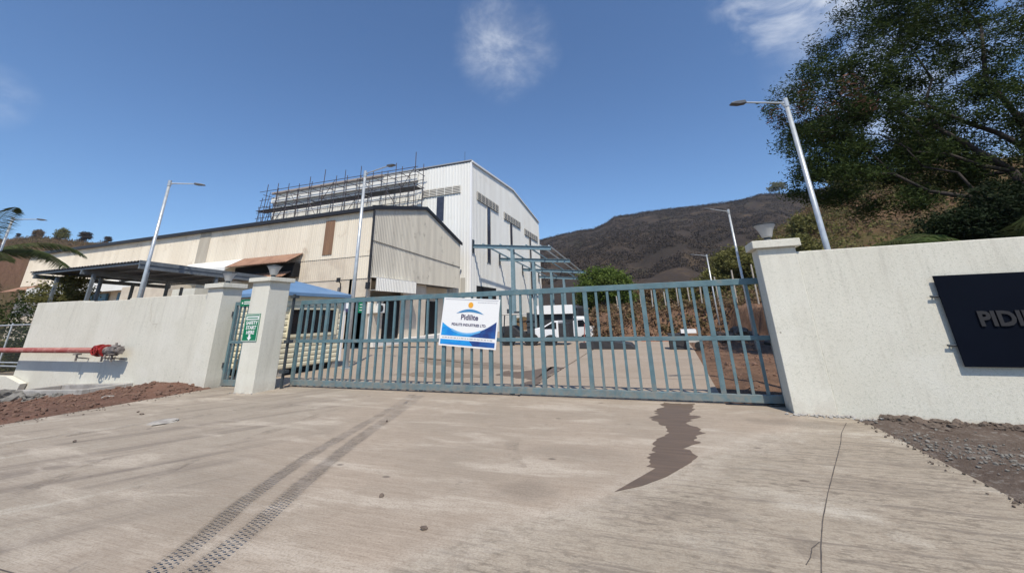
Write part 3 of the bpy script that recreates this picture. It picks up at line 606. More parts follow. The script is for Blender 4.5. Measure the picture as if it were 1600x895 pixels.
# shrubs at the far left behind the fence
for i,(x,y,z,s_,mm,lab) in enumerate([(-27.5,9.9,1.5,2.0,M_leafdark,'largest dark green bush filling the left edge behind the fence'),(-26.2,10.6,2.9,1.1,M_leafolive,'tall olive bush behind the fence under the palm fronds'),(-24.0,9.8,.8,1.2,M_leafdark,'dark green bush behind the left fence'),(-22.9,10.3,1.6,.95,M_leafdry,'dry brown and green bush touching the end of the left wall'),(-25.2,9.4,.1,1.0,M_leafolive,'low light green bush at the foot of the left fence')]):
    tree('garden_bush',lab,'bush',(x,y,-.4),(x,y,z*.6+.1),[(x,y,z+.2,1.1*s_,.9*s_,.8*s_,1)],200,.07,.35,45,.17,mm,.05,150+i,kbr=16)
# ------------------------------------------------------------------ boundary walls and pillars
def cap_crack():pass
bw=thing('boundary_wall','rough white plastered boundary wall right of the gate carrying the navy board','wall',(5.6,7.95,-.3))
obj('wall_face',MB().box(2.395,9.6,7.79,8.10,-.5,2.46),M_plaster,bw,bevel=.012)
bl=thing('boundary_wall','white plastered boundary wall left of the pedestrian gate, with the red pipe on it','wall',(-16,7.85,-.5))
obj('wall_face',MB().prism([(-20.35,-.7),(-11.45,-.7),(-11.45,2.36),(-15.25,2.38),(-15.25,2.34),(-17.6,2.36),(-17.6,2.40),(-20.35,2.42)],'y',7.70,7.95),M_plaster,bl,bevel=.012)
obj('hairline_crack',(lambda s_: MB().add([(x,7.6965,z) for x,z in s_]+[(x+.012,7.6965,z-.006) for x,z in s_],[(i,i+1,len(s_)+i+1,len(s_)+i) for i in range(len(s_)-1)]))(
   [(-14.15,2.2),(-14.12,2.02),(-14.02,1.86),(-14.0,1.7),(-13.86,1.60),(-13.66,1.62),(-13.72,1.5),(-13.62,1.38)]),pmat('crack_beige',(.42,.36,.28),rough=.9),bl,fix=False)
ll=thing('low_wall','low white wall stub at the left picture edge below the fence','wall',(-22.5,7.8,-.6))
obj('wall_face',MB().prism([(-27,-.8),(-19.6,-.8),(-19.3,-.08),(-20.3,.12),(-27,.10)],'y',7.52,7.68),M_plaster,ll,bevel=.01)
# dwarf fence with rails beyond the left wall's end
fe=thing('wire_fence','dark wire fence with pale rails left of the boundary wall end','fence',(-23.5,8.3,0))
for z in (1.72,.42,.30): obj('rail',MB().tube((-28,8.3,z),(-20.4,8.3,z),.028,n=6),M_galv,fe)
for x in (-27.2,-25.2,-23.2,-21.3): obj('post',MB().tube((x,8.3,-.6),(x,8.3,1.8),.03,n=6),M_galv,fe)
mb=MB()
for k in range(90): 
    x=-28+k*.085; mb.tube((x,8.3,-.2),(x+.0,8.3,1.7),.004,n=3,caps=False)
for k in range(22): mb.tube((-28,8.3,-.1+k*.085),(-20.4,8.3,-.1+k*.085),.004,n=3,caps=False)
obj('wire_mesh',mb,M_wire,fe,fix=False,kind='stuff')
def pillar(x0,x1,y0,y1,h,ch,label,zb=-.4):
    p=thing('gate_pillar',label,'pillar',((x0+x1)/2,(y0+y1)/2,0),'white gate pillars')
    obj('shaft',MB().box(x0,x1,y0,y1,zb,h),M_plaster,p,bevel=.01)
    o_=.075; obj('cap',MB().box(x0-o_,x1+o_,y0-o_,y1+o_,h+.001,h+ch),M_plaster,p,bevel=.01)
    return p
pr=pillar(1.83,2.40,7.782,8.21,2.55,.13,'right gate pillar merging into the wall with the navy board')
pm=pillar(-9.62,-9.03,7.33,7.93,2.545,.10,'middle pillar carrying the green safety sign')
pl=pillar(-11.66,-11.07,7.60,8.16,2.50,.12,'left pillar between the pipe wall and the pedestrian gate')
def pillar_lamp(loc,label):
    p=thing('pillar_lamp',label,'lamp',loc,'lamps on the gate pillars'); x,y,z=loc
    obj('base',MB().lathe(loc,[(.07,0),(.07,.03),(.055,.05),(.055,.085)],16),M_gatedark,p)
    obj('shade',MB().lathe((x,y,z+.085),[(.075,0),(.085,.02),(.115,.12),(.165,.21),(.168,.225),(.150,.225)],24),M_lampshade,p,smooth=True)
    obj('lid',MB().lathe((x,y,z+.312),[(.185,0),(.188,.012),(.06,.035),(.01,.04)],24),M_gatedark,p,smooth=True)
pillar_lamp((2.08,8.0,2.682),'cone lamp on the right gate pillar in front of the mountain')
pillar_lamp((-9.33,7.63,2.647),'cone lamp on the middle pillar with the safety sign')
pillar_lamp((-11.37,7.9,2.622),'cone lamp on the leftmost pillar, partly before the carport')
# ------------------------------------------------------------------ sliding gate
GY=8.33; k_=GY/8.4
gt=thing('sliding_gate','long blue grey barred sliding gate closed across the driveway','gate',(-3.5,GY,0))
xl,xr=-9.05*k_,2.30
obj('top_rail',MB().box(xl,xr,GY-.035,GY+.035,1.985,2.095),M_gate,gt,bevel=.006)
obj('middle_rail',MB().box(xl,xr,GY-.03,GY+.03,1.03,1.105),M_gate,gt,bevel=.005)
obj('bottom_rail',MB().box(xl,xr,GY-.035,GY+.035,.035,.16),M_gate,gt,bevel=.006)
posts=[-9.02,-8.12,-6.96,-5.80,-4.64,-3.48,-2.30,-1.34,-.19,.97,2.12]
def vbar(n_,x,hw,hd): 
    obj(n_,MB().box(x-hw,x+hw,GY-hd,GY+hd,.161,1.029).box(x-hw,x+hw,GY-hd,GY+hd,1.106,1.984),M_gate,gt)
for i,x in enumerate(posts):
    vbar('post',x*k_,.042,.032)
    if i<len(posts)-1:
        nb=3 if i in (0,6) else 4
        for j in range(1,nb+1): vbar('bar',(x+(posts[i+1]-x)*j/(nb+1))*k_,.024,.022)
for x in (-8.9,-7.2,-5.2,-3.0,.72):
    obj('wheel',MB().tube((x*k_,GY-.02,.05),(x*k_,GY+.02,.05),.05,n=16),M_gatedark,gt)
rl=thing('gate_track','thin steel ground track under the sliding gate','rail',(-3.5,GY,0))
obj('track_bar',MB().box(-9.3,2.5,GY-.008,GY+.008,0,.014),M_grime,rl)
gp=thing('gate_guide_post','dark slim guide post standing against the middle pillar','post',(-8.9,8.1,0))
obj('upright',MB().obox((-8.93,8.02,0),(-8.93,8.02,2.25),.05,.05),M_gatedark,gp)
for z in (.35,1.05,2.15): obj('roller_bracket',MB().box(-8.98,-8.84,7.94,8.10,z,z+.07),M_gatedark,gp)
# pedestrian gate (hinged at the left pillar)
pg=thing('pedestrian_gate','narrow blue grey barred pedestrian gate between the two left pillars','gate',(-10.4,8.05,0))
y=8.02; x0,x1=-11.03,-9.66
obj('frame',MB().box(x0,x0+.07,y-.03,y+.03,.02,2.12).box(x1-.07,x1,y-.03,y+.03,.02,2.12).box(x0+.071,x1-.071,y-.03,y+.03,2.03,2.12).box(x0+.071,x1-.071,y-.03,y+.03,.02,.16).box(x0+.071,x1-.071,y-.03,y+.03,1.04,1.11),M_gate,pg,bevel=.004)
for j in range(1,8):
    x=x0+.035+(x1-x0-.07)*j/8; obj('bar',MB().box(x-.02,x+.02,y-.02,y+.02,.161,1.039).box(x-.02,x+.02,y-.02,y+.02,1.111,2.029),M_gate,pg)
for z in (.45,1.75): obj('hinge',MB().tube((x0-.03,y-.03,z),(x0-.03,y-.03,z+.12),.025,n=10),M_gatedark,pg)
ps=thing('gate_plaque','small green plaque on the top bar of the pedestrian gate','sign',(-10.6,7.96,2.0))
obj('plate',MB().box(-10.80,-10.36,7.965,7.985,2.0,2.17),M_green,ps)
obj('lettering',MB().box(-10.74,-10.70,7.96,7.9645,2.06,2.11).box(-10.66,-10.42,7.96,7.9645,2.10,2.125).box(-10.66,-10.42,7.96,7.9645,2.05,2.075),M_white,ps)
# safety sign
ss=thing('safety_sign','green safety sign with white lettering and a down arrow on the middle pillar','sign',(-9.42,7.32,1.12))
sx0,sx1,sz0,sz1=-9.66,-9.16,1.13,1.77; yy=7.318
obj('plate',MB().box(sx0,sx1,yy-.004,yy+.008,sz0,sz1),M_green,ss)
mb=MB().box(sx0+.05,sx1-.03,yy-.0065,yy-.0042,sz1-.14,sz1-.055)
for z in (sz0+.012,sz1-.024): mb.box(sx0+.01,sx1-.01,yy-.0065,yy-.0042,z,z+.010)
mb.box(sx0+.01,sx0+.02,yy-.0065,yy-.0042,sz0+.022,sz1-.024).box(sx1-.02,sx1-.01,yy-.0065,yy-.0042,sz0+.022,sz1-.024)
obj('header_strip',mb,M_white,ss)
obj('header_print',MB().box(sx0+.08,sx1-.06,yy-.008,yy-.0066,sz1-.112,sz1-.085),M_green,ss)
cx=(sx0+sx1)/2
for s_,z in (('SAFETY',1.555),('START',1.445),('HERE',1.335)):
    obj('lettering',upright(text_mb(s_,.115,.001,.003),cx+.01,yy-.006,z),M_white,ss,fix=False)
obj('arrow',MB().prism([(cx-.03,1.285),(cx+.03,1.285),(cx+.03,1.225),(cx+.075,1.225),(cx,1.155),(cx-.075,1.225),(cx-.03,1.225)],'y',yy-.0065,yy-.0045),M_white,ss)
# ------------------------------------------------------------------ company banner tied to the gate (tilted)
bn=thing('gate_banner','square white and blue company banner hung tilted on the gate bars','sign',(-3.98*k_,GY-.06,.9))
bc=(-3.955,1.435); rot=R(-4.3); W,H=1.40,1.04; by=GY-.055
def place(mb,layer):
    c,s_=math.cos(rot),math.sin(rot); sh=.045
    mb.v=[(bc[0]+(a+b*sh)*c-b*s_, by-layer*.0012-z, bc[1]+(a+b*sh)*s_+b*c) for a,b,z in mb.v]; return mb
def flat(poly,th=.0008): 
    n=len(poly); return MB().add([(x,y,0) for x,y in poly],[tuple(range(n))])
obj('panel',place(MB().box(-W/2,W/2,-H/2,H/2,-.004,.004),2),M_white,bn)
def curve(f,x0,x1,n=24): return [(x0+(x1-x0)*i/n,f(x0+(x1-x0)*i/n)) for i in range(n+1)]
w_=W/2-.035
low=lambda x: -.235+.235*(abs(x+.05)/.65)**1.9
obj('blue_swoosh',place(flat(curve(low,-w_,w_)+[(w_,-.30),(-w_,-.30)]),7.5),M_bsign1,bn,fix=False)
obj('navy_swoosh',place(flat(curve(lambda x:low(x)-.002-.0*x,.33,w_)+[(w_,-.30),(.05,-.298),(.2,-.22)]),8.5),M_bsign2,bn,fix=False)
obj('pale_swoosh',place(flat(curve(lambda x:low(x)+.012,-.42,.30)+list(reversed(curve(lambda x:low(x)-.03,-.42,.30)))),9.5),pmat('print_sky',(.14,.42,.74),rough=.4),bn,fix=False)
obj('blue_strip',place(flat([(-w_,-.485),(.15,-.485),(.05,-.38),(-w_,-.38)]),7.5),M_bsign1,bn,fix=False)
obj('navy_strip',place(flat([(.15,-.485),(w_,-.485),(w_,-.38),(.05,-.38)]),7.6),M_bsign2,bn,fix=False)
arc_o=lambda x:.285-.09*(x/.32)**2; arc_i=lambda x:.225-.065*(x/.32)**2+.045*(abs(x)/.32)**3*.6
obj('logo_arc',place(flat(curve(arc_o,-.34,.34)+list(reversed(curve(lambda x:min(arc_i(x),arc_o(x)-.002),-.34,.34)))),8),pmat('print_logo_blue',(.05,.22,.45),rough=.4),bn,fix=False)
obj('logo_sun',place(flat([(.06*math.cos(a*math.pi/12)*(1+.10*(a%2)),.375+.06*math.sin(a*math.pi/12)*(1+.10*(a%2))) for a in range(24)]),8),M_orange,bn,fix=False)
mt=text_mb('Pidilite',.16,.0006,.004); mt.v=[(x,y+.105,z) for x,y,z in mt.v]; obj('lettering',place(mt,8.5),M_ink,bn,fix=False)
mt=text_mb('PIDILITE INDUSTRIES LTD.',.074,.0006,.002); mt.v=[(x+.0,y-.055,z) for x,y,z in mt.v]; obj('lettering',place(mt,8.5),M_ink,bn,fix=False)
g2=random.Random(3); mb=MB(); x=-w_+.04
while x<w_-.06:
    L=g2.uniform(.025,.085); mb.add([(x,-.347,0),(x+L,-.347,0),(x+L,-.333,0),(x,-.333,0)],[(0,1,2,3)]); x+=L+.02
x=.17
while x<w_-.06:
    L=g2.uniform(.02,.05); mb.add([(x,.434,0),(x+L,.434,0),(x+L,.442,0),(x,.442,0)],[(0,1,2,3)]); x+=L+.012
mb.add([(-w_,H/2-.035,0),(w_,H/2-.035,0),(w_,H/2-.028,0),(-w_,H/2-.028,0)],[(0,1,2,3)])
obj('fine_print',place(mb,8.5),M_inkgrey,bn,fix=False,kind='stuff')
# ------------------------------------------------------------------ navy name board on the right wall
nb=thing('name_board','dark navy name board with raised grey letters on the right wall','sign',(6.3,7.74,.68))
obj('panel',MB().box(4.03,8.6,7.715,7.735,.70,1.955),M_navy,nb,bevel=.002)
for x,z in ((3.93,1.66),(3.93,.98),(8.6,1.66),(8.6,.98)): obj('standoff',MB().tube((x,7.745,z),(x+.14,7.745,z),.014,n=10).tube((x+.05,7.745,z),(x+.05,7.80,z),.012,n=10),M_gatedark,nb)
mt=text_mb('PIDILITE',.275,.010,.010,.98); xs_=[v[0] for v in mt.v]; mn=min(xs_)
mt.v=[(x-mn,y,z) for x,y,z in mt.v]; obj('lettering',upright(mt,4.36,7.703,1.325),M_letter,nb,fix=False)
# ------------------------------------------------------------------ red fire pipe
fp=thing('fire_pipe','faded red fire water pipe with valve running along the left wall','pipe',(-17,7.4,.8))
PY=7.40
obj('pipe',MB().tube((-30,PY,.92),(-15.55,PY,.915),.076,n=20),M_redpipe,fp,smooth=True)
mb=MB()
for x,r_ in ((-15.55,.15),(-15.40,.17),(-15.12,.16)): mb.tube((x,PY,.915),(x+.035,PY,.915),r_,n=20)
obj('flange',mb,M_redvalve,fp)
mb=MB().tube((-15.52,PY,.915),(-15.1,PY,.915),.10,n=18)
mb.tube((-15.30,PY,.90),(-15.30,PY-.16,.93),.07,.05,14)
for q in range(12):
    a=q*math.pi/6; b_=a+math.pi/6; c0=Vector((-15.30,PY-.18,.93))
    mb.tube(c0+Vector((math.cos(a)*.12,0,math.sin(a)*.12)),c0+Vector((math.cos(b_)*.12,0,math.sin(b_)*.12)),.016,n=6,caps=False)
for q in range(4):
    a=q*math.pi/2+.4; c0=Vector((-15.30,PY-.18,.93)); mb.tube(c0,c0+Vector((math.cos(a)*.12,0,math.sin(a)*.12)),.012,n=6)
obj('valve',mb,M_redvalve,fp)
mb=MB().tube((-15.08,PY,.915),(-14.80,PY,.92),.105,n=16).tube((-14.80,PY,.92),(-14.55,PY,.92),.135,.12,16).tube((-14.55,PY,.92),(-14.42,PY,.92),.09,n=14)
for q in range(8):
    a=q*math.pi/4; mb.tube((-14.86,PY+.13*math.cos(a),.92+.13*math.sin(a)),(-14.5,PY+.13*math.cos(a),.92+.13*math.sin(a)),.014,n=5)
mb.tube((-15.0,PY,.9),(-15.0,PY-.06,.72),.03,n=8).tube((-14.7,PY,1.0),(-14.7,PY,1.12),.03,n=8)
obj('coupling',mb,M_grime,fp)
for x in (-16.45,-15.2,-14.75):
    obj('bracket',MB().obox((x,PY,.82),(x,PY,.62),.04,.04).obox((x,PY,.72),(x,7.70,.66),.04,.03).box(x-.12,x+.12,PY-.05,PY+.05,.79,.825),M_grime,fp)
# concrete valve chamber kerb + broken concrete
vc=thing('valve_chamber','low open concrete chamber kerb against the left wall under the pipe','concrete chamber',(-15.8,7.2,-.2))
obj('kerb_front',MB().prism([(-17.2,-.22),(-16.2,-.17),(-14.05,-.08),(-14.05,.05),(-16.1,-.03),(-17.15,-.06)],'y',6.62,6.78),M_conc,vc,bevel=.01)
obj('kerb_back',MB().prism([(-17.15,-.2),(-14.05,-.1),(-14.05,.055),(-17.15,-.055)],'y',7.52,7.695),M_conc,vc,bevel=.01)
obj('kerb_side',MB().prism([(6.785,-.1),(7.515,-.1),(7.515,.05),(6.785,.05)],'x',-14.2,-14.055),M_conc,vc,bevel=.008)
obj('kerb_side',MB().prism([(6.785,-.3),(7.515,-.3),(7.515,-.06),(6.785,-.06)],'x',-17.14,-17.0),M_conc,vc,bevel=.008)
def rock(c,s,sd,n=1,flat=.6,mb=None):
    import bmesh
    bm=bmesh.new(); bmesh.ops.create_icosphere(bm,subdivisions=n,radius=1); g=random.Random(sd); mb=mb or MB(); a=g.uniform(0,6.28)
    vs=[]
    sx,sy,sz=(s*g.uniform(.7,1.3),s*g.uniform(.6,1.1),s*flat*g.uniform(.7,1.2))
    for v in bm.verts:
        k=1+.6*mnoise.noise(Vector(v.co)*1.5+Vector((sd*1.3,sd*.7,0)))+.35*mnoise.noise(Vector(v.co)*3.7+Vector((sd*.3,sd*1.7,0))); x,y_,z=v.co.x*sx*k,v.co.y*sy*k,v.co.z*sz*k
        vs.append((c[0]+x*math.cos(a)-y_*math.sin(a),c[1]+x*math.sin(a)+y_*math.cos(a),c[2]+z))
    mb.add(vs,[tuple(v.index for v in f.verts) for f in bm.faces]); bm.free(); return mb
M_rubble=pmat('rubble_concrete',(.21,.20,.18),(.13,.125,.115),6,rough=.95,bump=.8,bscale=16,bdist=.03)
rb=[(-16.9,6.35,-.22,.36,'largest grey rubble lump at the left end of the chamber kerb'),(-16.2,6.32,-.2,.30,'second rubble lump in front of the chamber kerb'),(-17.5,6.55,-.28,.28,'rubble lump at the far left foot of the wall'),(-15.3,6.3,-.12,.16,'small rubble lump before the middle of the chamber kerb'),(-14.7,6.45,-.1,.17,'rubble lump near the right end of the chamber kerb')]
for i,(x,y,z,s_,lab) in enumerate(rb): obj('rubble',rock((x,y,z+.0),s_,i+3,3,.6),M_rubble,label=lab,cat='rubble',group='broken concrete at the chamber')
obj('flat_stone',rock((-8.05,5.0,.015),.17,21,2,.16),M_stone,label='flat pale stone lying alone on the left of the driveway',cat='stone')
obj('flat_stone',rock((-12.0,6.15,.03),.16,22,2,.2),M_stone,label='pale flat stone on the red soil edge near the chamber',cat='stone')
for i,(x,y,s_,lab) in enumerate([(-8.1,3.9,.035,'dark pebble left of the tyre prints'),(-4.25,5.9,.03,'pebble near the top of the tyre prints'),(-2.6,3.6,.032,'pebble right of the tyre prints at mid driveway'),(-1.9,3.2,.03,'pebble nearest the camera in the middle of the driveway'),(-9.2,5.3,.04,'pebble near the left soil edge'),(-9.5,5.4,.03,'tiny pebble beside the one at the left soil edge')]):
    obj('pebble',rock((x,y,.012),s_,40+i,1,.5),M_clod,label=lab,cat='pebble',group='loose pebbles on the driveway')
# clods
def clods(name,n,fx,fz,s0,s1,mat,sd,label):
    g=random.Random(sd); mb=MB()
    for i in range(n):
        x,y=fx(g); sz_=s0+(s1-s0)*g.random()**2.6; rock((x,y,fz(x,y)+.01),sz_,sd*1000+i,2 if sz_>.04 else 1,.7,mb)
    o=obj(name,mb,mat,kind='stuff',label=label,fix=False)
clods('soil_clods',620,lambda g:(g.uniform(2.9,6.5),7.72-abs(g.gauss(0,.13))),soil_right,.010,.07,M_clod,5,'dark clods heaped along the foot of the right wall')
M_gravel=pmat('gravel_stone',(.23,.215,.19),(.14,.13,.115),5,rough=.9,bump=.5,bscale=20)
clods('gravel',1500,lambda g:((lambda u:(2.75+abs(g.gauss(0,.55))+u*.9,6.4-u*1.1+g.gauss(0,.28)))(g.uniform(-.5,1.9))),soil_right,.004,.024,M_gravel,6,'pale gravel spilled along the right driveway edge')
clods('red_clods',1300,lambda g:(g.uniform(-19,-10.95),g.uniform(3.5,7.65)),soil_left,.010,.075,M_redclod,7,'loose red crumbs on the soil by the left wall')
clods('edge_spill',420,lambda g:(g.choice([2.62-abs(g.gauss(0,.06)),-10.9+abs(g.gauss(0,.18))]),g.uniform(2.5,7.4)),lambda x,y:0,.004,.018,M_clod,15,'crumbs of soil spilled onto both driveway edges')
clods('wall_foot_crumbs',160,lambda g:(g.uniform(1.7,3.4),7.74-abs(g.gauss(0,.06))),lambda x,y:0 if x<2.6 else soil_right(x,y),.012,.035,M_conc,8,'crumbled plaster at the foot of the right pillar and wall')
clods('pillar_crumbs',34,lambda g:(g.choice([g.uniform(-9.7,-8.95),g.uniform(-11.7,-11)]),7.30-abs(g.gauss(0,.05))),lambda x,y:0,.010,.026,M_conc,9,'crumbled plaster at the foot of the left pillars')
clods('bank_clods',700,lambda g:(g.uniform(1.5,7),g.uniform(8.8,24)),bank,.02,.08,M_redclod,10,'lumps of red earth right of the inner road')
clods('bank_foot_clods',260,lambda g:(g.uniform(-6,3),g.uniform(26.2,28)),bank,.03,.12,M_redclod,12,'lumps of red earth at the foot of the bank')
for i,(x,y,s_,lab) in enumerate([(3.2,19.2,.42,'largest dark boulder right of the road beside the far lamp'),(2.5,18.8,.3,'boulder left of the largest one by the road edge'),(4.3,18.9,.3,'boulder right of the largest one by the far lamp foot'),(3.8,20.6,.38,'boulder behind the largest one at the bank foot')]):
    obj('boulder',rock((x,y,bank(x,y)+s_*.3),s_,70+i,3,.75),M_clod,label=lab,cat='boulder',group='boulders beside the inner road')
# ------------------------------------------------------------------ street lamps
def make_lamp(h,arm,label,loc,rz,tilt=0.0):
    L=thing('street_lamp',label,'street lamp',(0,0,0),'galvanised street lamps'); s_=h/7.2
    obj('pole',MB().tube((0,0,-.4),(0,0,h),.075*s_,.05*s_,16),M_galv,L,smooth=True)
    obj('pole_cap',MB().tube((0,0,h-.22*s_),(0,0,h+.02),.062*s_,n=14),M_galv,L)
    obj('base_plate',MB().box(-.15,.15,-.15,.15,0,.02),M_galv,L)
    e=(arm,0,h-.02+tilt*arm)
    obj('arm',MB().tube((0,0,h-.10*s_),e,.026*s_,.022*s_,10),M_galv,L)
    obj('arm_brace',MB().tube((0,0,h-.24*s_),(arm*.13,0,h-.09*s_),.014,n=6),M_galv,L)
    obj('lamp_head',MB().prism([(arm-.05,h-.05+tilt*arm),(arm+.10,h-.075+tilt*arm),(arm+.30*s_,h-.06+tilt*arm),(arm+.34*s_,h-.04+tilt*arm),(arm+.22*s_,h-.005+tilt*arm),(arm-.03,h+.015+tilt*arm)],'y',-.075*s_,.075*s_),M_blacklamp,L,bevel=.01)
    L.location=loc; L.rotation_euler=(0,0,rz); return L
make_lamp(7.2,.85,'tall lamp in front of the carport, left of the long warehouse wall',(-18.15,9.43,0),math.atan2(.81,.83))
make_lamp(7.2,.95,'leftmost tall lamp beside the palm fronds',(-31.43,9.9,0),math.atan2(.94,.96))
make_lamp(7.2,1.25,'lamp before the warehouse corner, its arm crossing the scaffolding',(-10.21,11.67,0),math.atan2(-.23,1.55))
make_lamp(5.6,.85,'nearest tall lamp behind the right wall in front of the large tree',(3.07,8.40,0),math.atan2(-.32,-1.05))
make_lamp(5.5,1.05,'middle lamp of the right hand row, left of the pillar lamp',(3.43,17.63,0),math.atan2(-.83,-1.05))
make_lamp(4.8,1.05,'farthest lamp of the right hand row, before the mountain',(3.45,26.36,0),math.atan2(-.9,-1.08))
# ------------------------------------------------------------------ corrugated panels
def corr(u0,u1,zb,zt,pitch,dep,axis,plane,sgn,flatw=.5):
    """panel of ribbed sheet; zt(u)/zb(u) functions; axis 'x' (wall facing -y at y=plane) or 'y' (wall facing +x at x=plane)"""
    us=[];ds=[]; n=max(1,round((u1-u0)/pitch)); p=(u1-u0)/n
    for i in range(n):
        a=u0+i*p; us+=[a,a+p*flatw,a+p*(flatw+.12),a+p*.88]; ds+=[0,0,dep,dep]
    us.append(u1); ds.append(0)
    V=[]
    for u,d_ in zip(us,ds):
        for z in (zb(u),zt(u)):
            V.append((u,plane+sgn*d_,z) if axis=='x' else (plane+sgn*d_,u,z))
    F=[(2*i,2*i+2,2*i+3,2*i+1) for i in range(len(us)-1)]
    k=len(V); q=plane-sgn*.03
    for u in (u0,u1):
        for z in (zb(u),zt(u)): V.append((u,q,z) if axis=='x' else (q,u,z))
    F.append((k,k+1,k+3,k+2)); 
    return MB().add(V,F)
# ------------------------------------------------------------------ warehouse (long, beige)
wx1=-16.45; wy=20.0; wy2=32.35
wh=thing('warehouse','long low weathered beige warehouse with dark roof edge','building',(-30,26,0))
frontz=lambda x: 8.38+.004*(-16.45-x)
for i in range(36):
    a=wx1-(i+1)*1.02*1; b_=a+1.012
    if a<-58: break
    obj('wall_sheet',corr(a,b_,lambda u:5.42,frontz,.17,.022,'x',wy,-1),M_beige,wh)
    if i<8: obj('wall_sheet',corr(a,b_,lambda u:4.02,lambda u:5.40,.17,.022,'x',wy+.03,-1),M_plain_beige if i in(1,2,3,4,5,6) else M_beige,wh)
obj('lower_wall',MB().box(-57,wx1-.02,wy+.06,wy+.3,-.3,5.45),M_plain_beige,wh)
obj('far_wall_sheet',corr(-57,-53.2,lambda u:5.42,frontz,.17,.022,'x',wy,-1),M_beige,wh)
obj('brown_panel',corr(-20.35,-19.55,lambda u:5.70,lambda u:8.02,.17,.022,'x',wy-.045,-1),M_brown,wh)
obj('grey_panel',corr(-32.8,-31.6,lambda u:5.45,lambda u:8.35,.17,.022,'x',wy-.045,-1),pmat('grey_patch_sheet',(.46,.42,.35),(.40,.36,.30),2,rough=.8,stretch=(1,1,.1)),wh)
# eave gutter and roof
roofz=lambda y: 8.52+(10.02-8.52)*(y-wy)/(26.2-wy) if y<26.2 else 10.02-(10.02-8.12)*(y-26.2)/(wy2-26.2)
obj('eave_trim',MB().box(-57.2,wx1+.02,wy-.28,wy-.03,8.34,8.56),M_darktrim,wh)
obj('roof',MB().prism([(wy-.26,8.58),(26.2,10.10),(wy2+.2,8.18),(wy2+.2,8.10),(26.2,10.0),(wy-.26,8.5)],'x',-57.2,wx1+.10),M_darkroof,wh)
obj('verge_trim',MB().prism([(wy-.30,8.34),(wy-.3,8.62),(26.2,10.16),(wy2+.25,8.24),(wy2+.25,8.0),(26.2,9.90)],'x',wx1+.03,wx1+.13),M_darktrim,wh)
obj('corner_trim',MB().box(wx1-.05,wx1+.035,wy-.05,wy+.06,4.0,8.33),M_darktrim,wh)
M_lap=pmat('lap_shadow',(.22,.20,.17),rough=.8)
nP=12
for i in range(nP):
    a=wy+.07+(wy2-wy-.07)*i/nP; b_=wy+.07+(wy2-wy-.07)*(i+1)/nP-.008
    obj('gable_sheet',corr(a,b_,lambda u:4.05,lambda u:6.42-.035*(u-wy),.17,.03,'y',wx1-.02,1),M_shadesheet,wh)
    obj('gable_sheet',corr(a,b_,lambda u:6.38-.035*(u-wy),lambda u:roofz(u)-.1,.17,.03,'y',wx1-.012,1),M_shadesheet,wh)
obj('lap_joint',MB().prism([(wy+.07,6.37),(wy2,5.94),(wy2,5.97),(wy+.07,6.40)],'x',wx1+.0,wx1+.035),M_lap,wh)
obj('downpipe',MB().tube((wx1+.1,wy-.12,8.3),(wx1+.1,wy-.1,3.6),.05,n=8).box(wx1-.02,wx1+.18,wy-.22,wy-.02,3.35,3.75),M_darktrim,wh)
# recessed ground floor under the gable
rx=wx1-1.3
obj('recessed_wall',MB().box(rx-.2,rx,wy+.06,wy2,-.2,4.3),M_plain_beige,wh)
obj('soffit',MB().box(rx,wx1-.06,wy+.1,wy2,4.06,4.12),M_darktrim,wh)
obj('entrance_wall',MB().prism([(wy+.06,-.2),(21.72,-.2),(21.72,2.9),(wy+.06,2.9)],'x',rx+.001,wx1-.08),M_plain_beige,wh)
obj('plinth',MB().box(rx,wx1+.25,20.6,wy2,-.2,.30),pmat('plinth_white',(.70,.69,.66),rough=.7),wh)
dr=obj('doorway',MB().box(rx+.0,wx1-.5,21.75,24.2,.302,2.95),M_black,wh)
obj('door_frame',MB().box(wx1-.5,wx1-.42,21.7,21.82,.302,2.98).box(wx1-.5,wx1-.42,24.1,24.22,.302,2.98),M_plain_beige,dr)
obj('doorway',MB().box(rx+.001,rx+.05,27.4,30.6,.302,2.9),M_black,wh)
obj('ground_floor_wall',MB().box(wx1-.56,wx1-.36,24.23,27.3,.302,4.05),M_plain_beige,wh)
cn=obj('canopy_sheet',corr(20.2,24.6,lambda u:3.25,lambda u:4.04,.17,.03,'y',wx1+.45,1),M_whiteclad,wh)
obj('canopy_top',MB().prism([(wx1+.45,4.03),(wx1-.02,4.10),(wx1-.02,4.14),(wx1+.46,4.07)],'y',20.2,24.6),M_whiteclad,cn)
mb=MB()
for y_ in (20.3,22.4,24.5): mb.obox((wx1-.05,y_,3.3),(wx1+.42,y_,3.3),.04,.04)
obj('canopy_bracket',mb,M_galv,cn)
# awnings on the long wall
def awning(x0,x1,zt,zb,out,mat,name='awning_sheet'):
    f0=wy-.04; vs=[(x0,f0,zt),(x1,f0,zt),(x1,f0-out,zb),(x0,f0-out,zb)]; mb=MB(); n=max(2,int((x1-x0)/.25))
    for i in range(n):
        a=x0+(x1-x0)*i/n; b_=x0+(x1-x0)*(i+.5)/n; c=x0+(x1-x0)*(i+1)/n
        mb.add([(a,f0,zt),(b_,f0,zt+.03),(b_,f0-out,zb+.03),(a,f0-out,zb)],[(0,1,2,3)]); mb.add([(b_,f0,zt+.03),(c,f0,zt),(c,f0-out,zb),(b_,f0-out,zb+.03)],[(0,1,2,3)])
    mb.add([(x0,f0,zt-.02),(x1,f0,zt-.02),(x1,f0-out,zb-.02),(x0,f0-out,zb-.02)],[(0,1,2,3)])
    return obj(name,mb,mat,wh,fix=False)
a1=awning(-27.6,-22.0,5.98,5.25,1.25,M_copper,'upper_awning'); a2=awning(-27.6,-22.3,5.0,4.35,1.15,M_copper,'lower_awning')
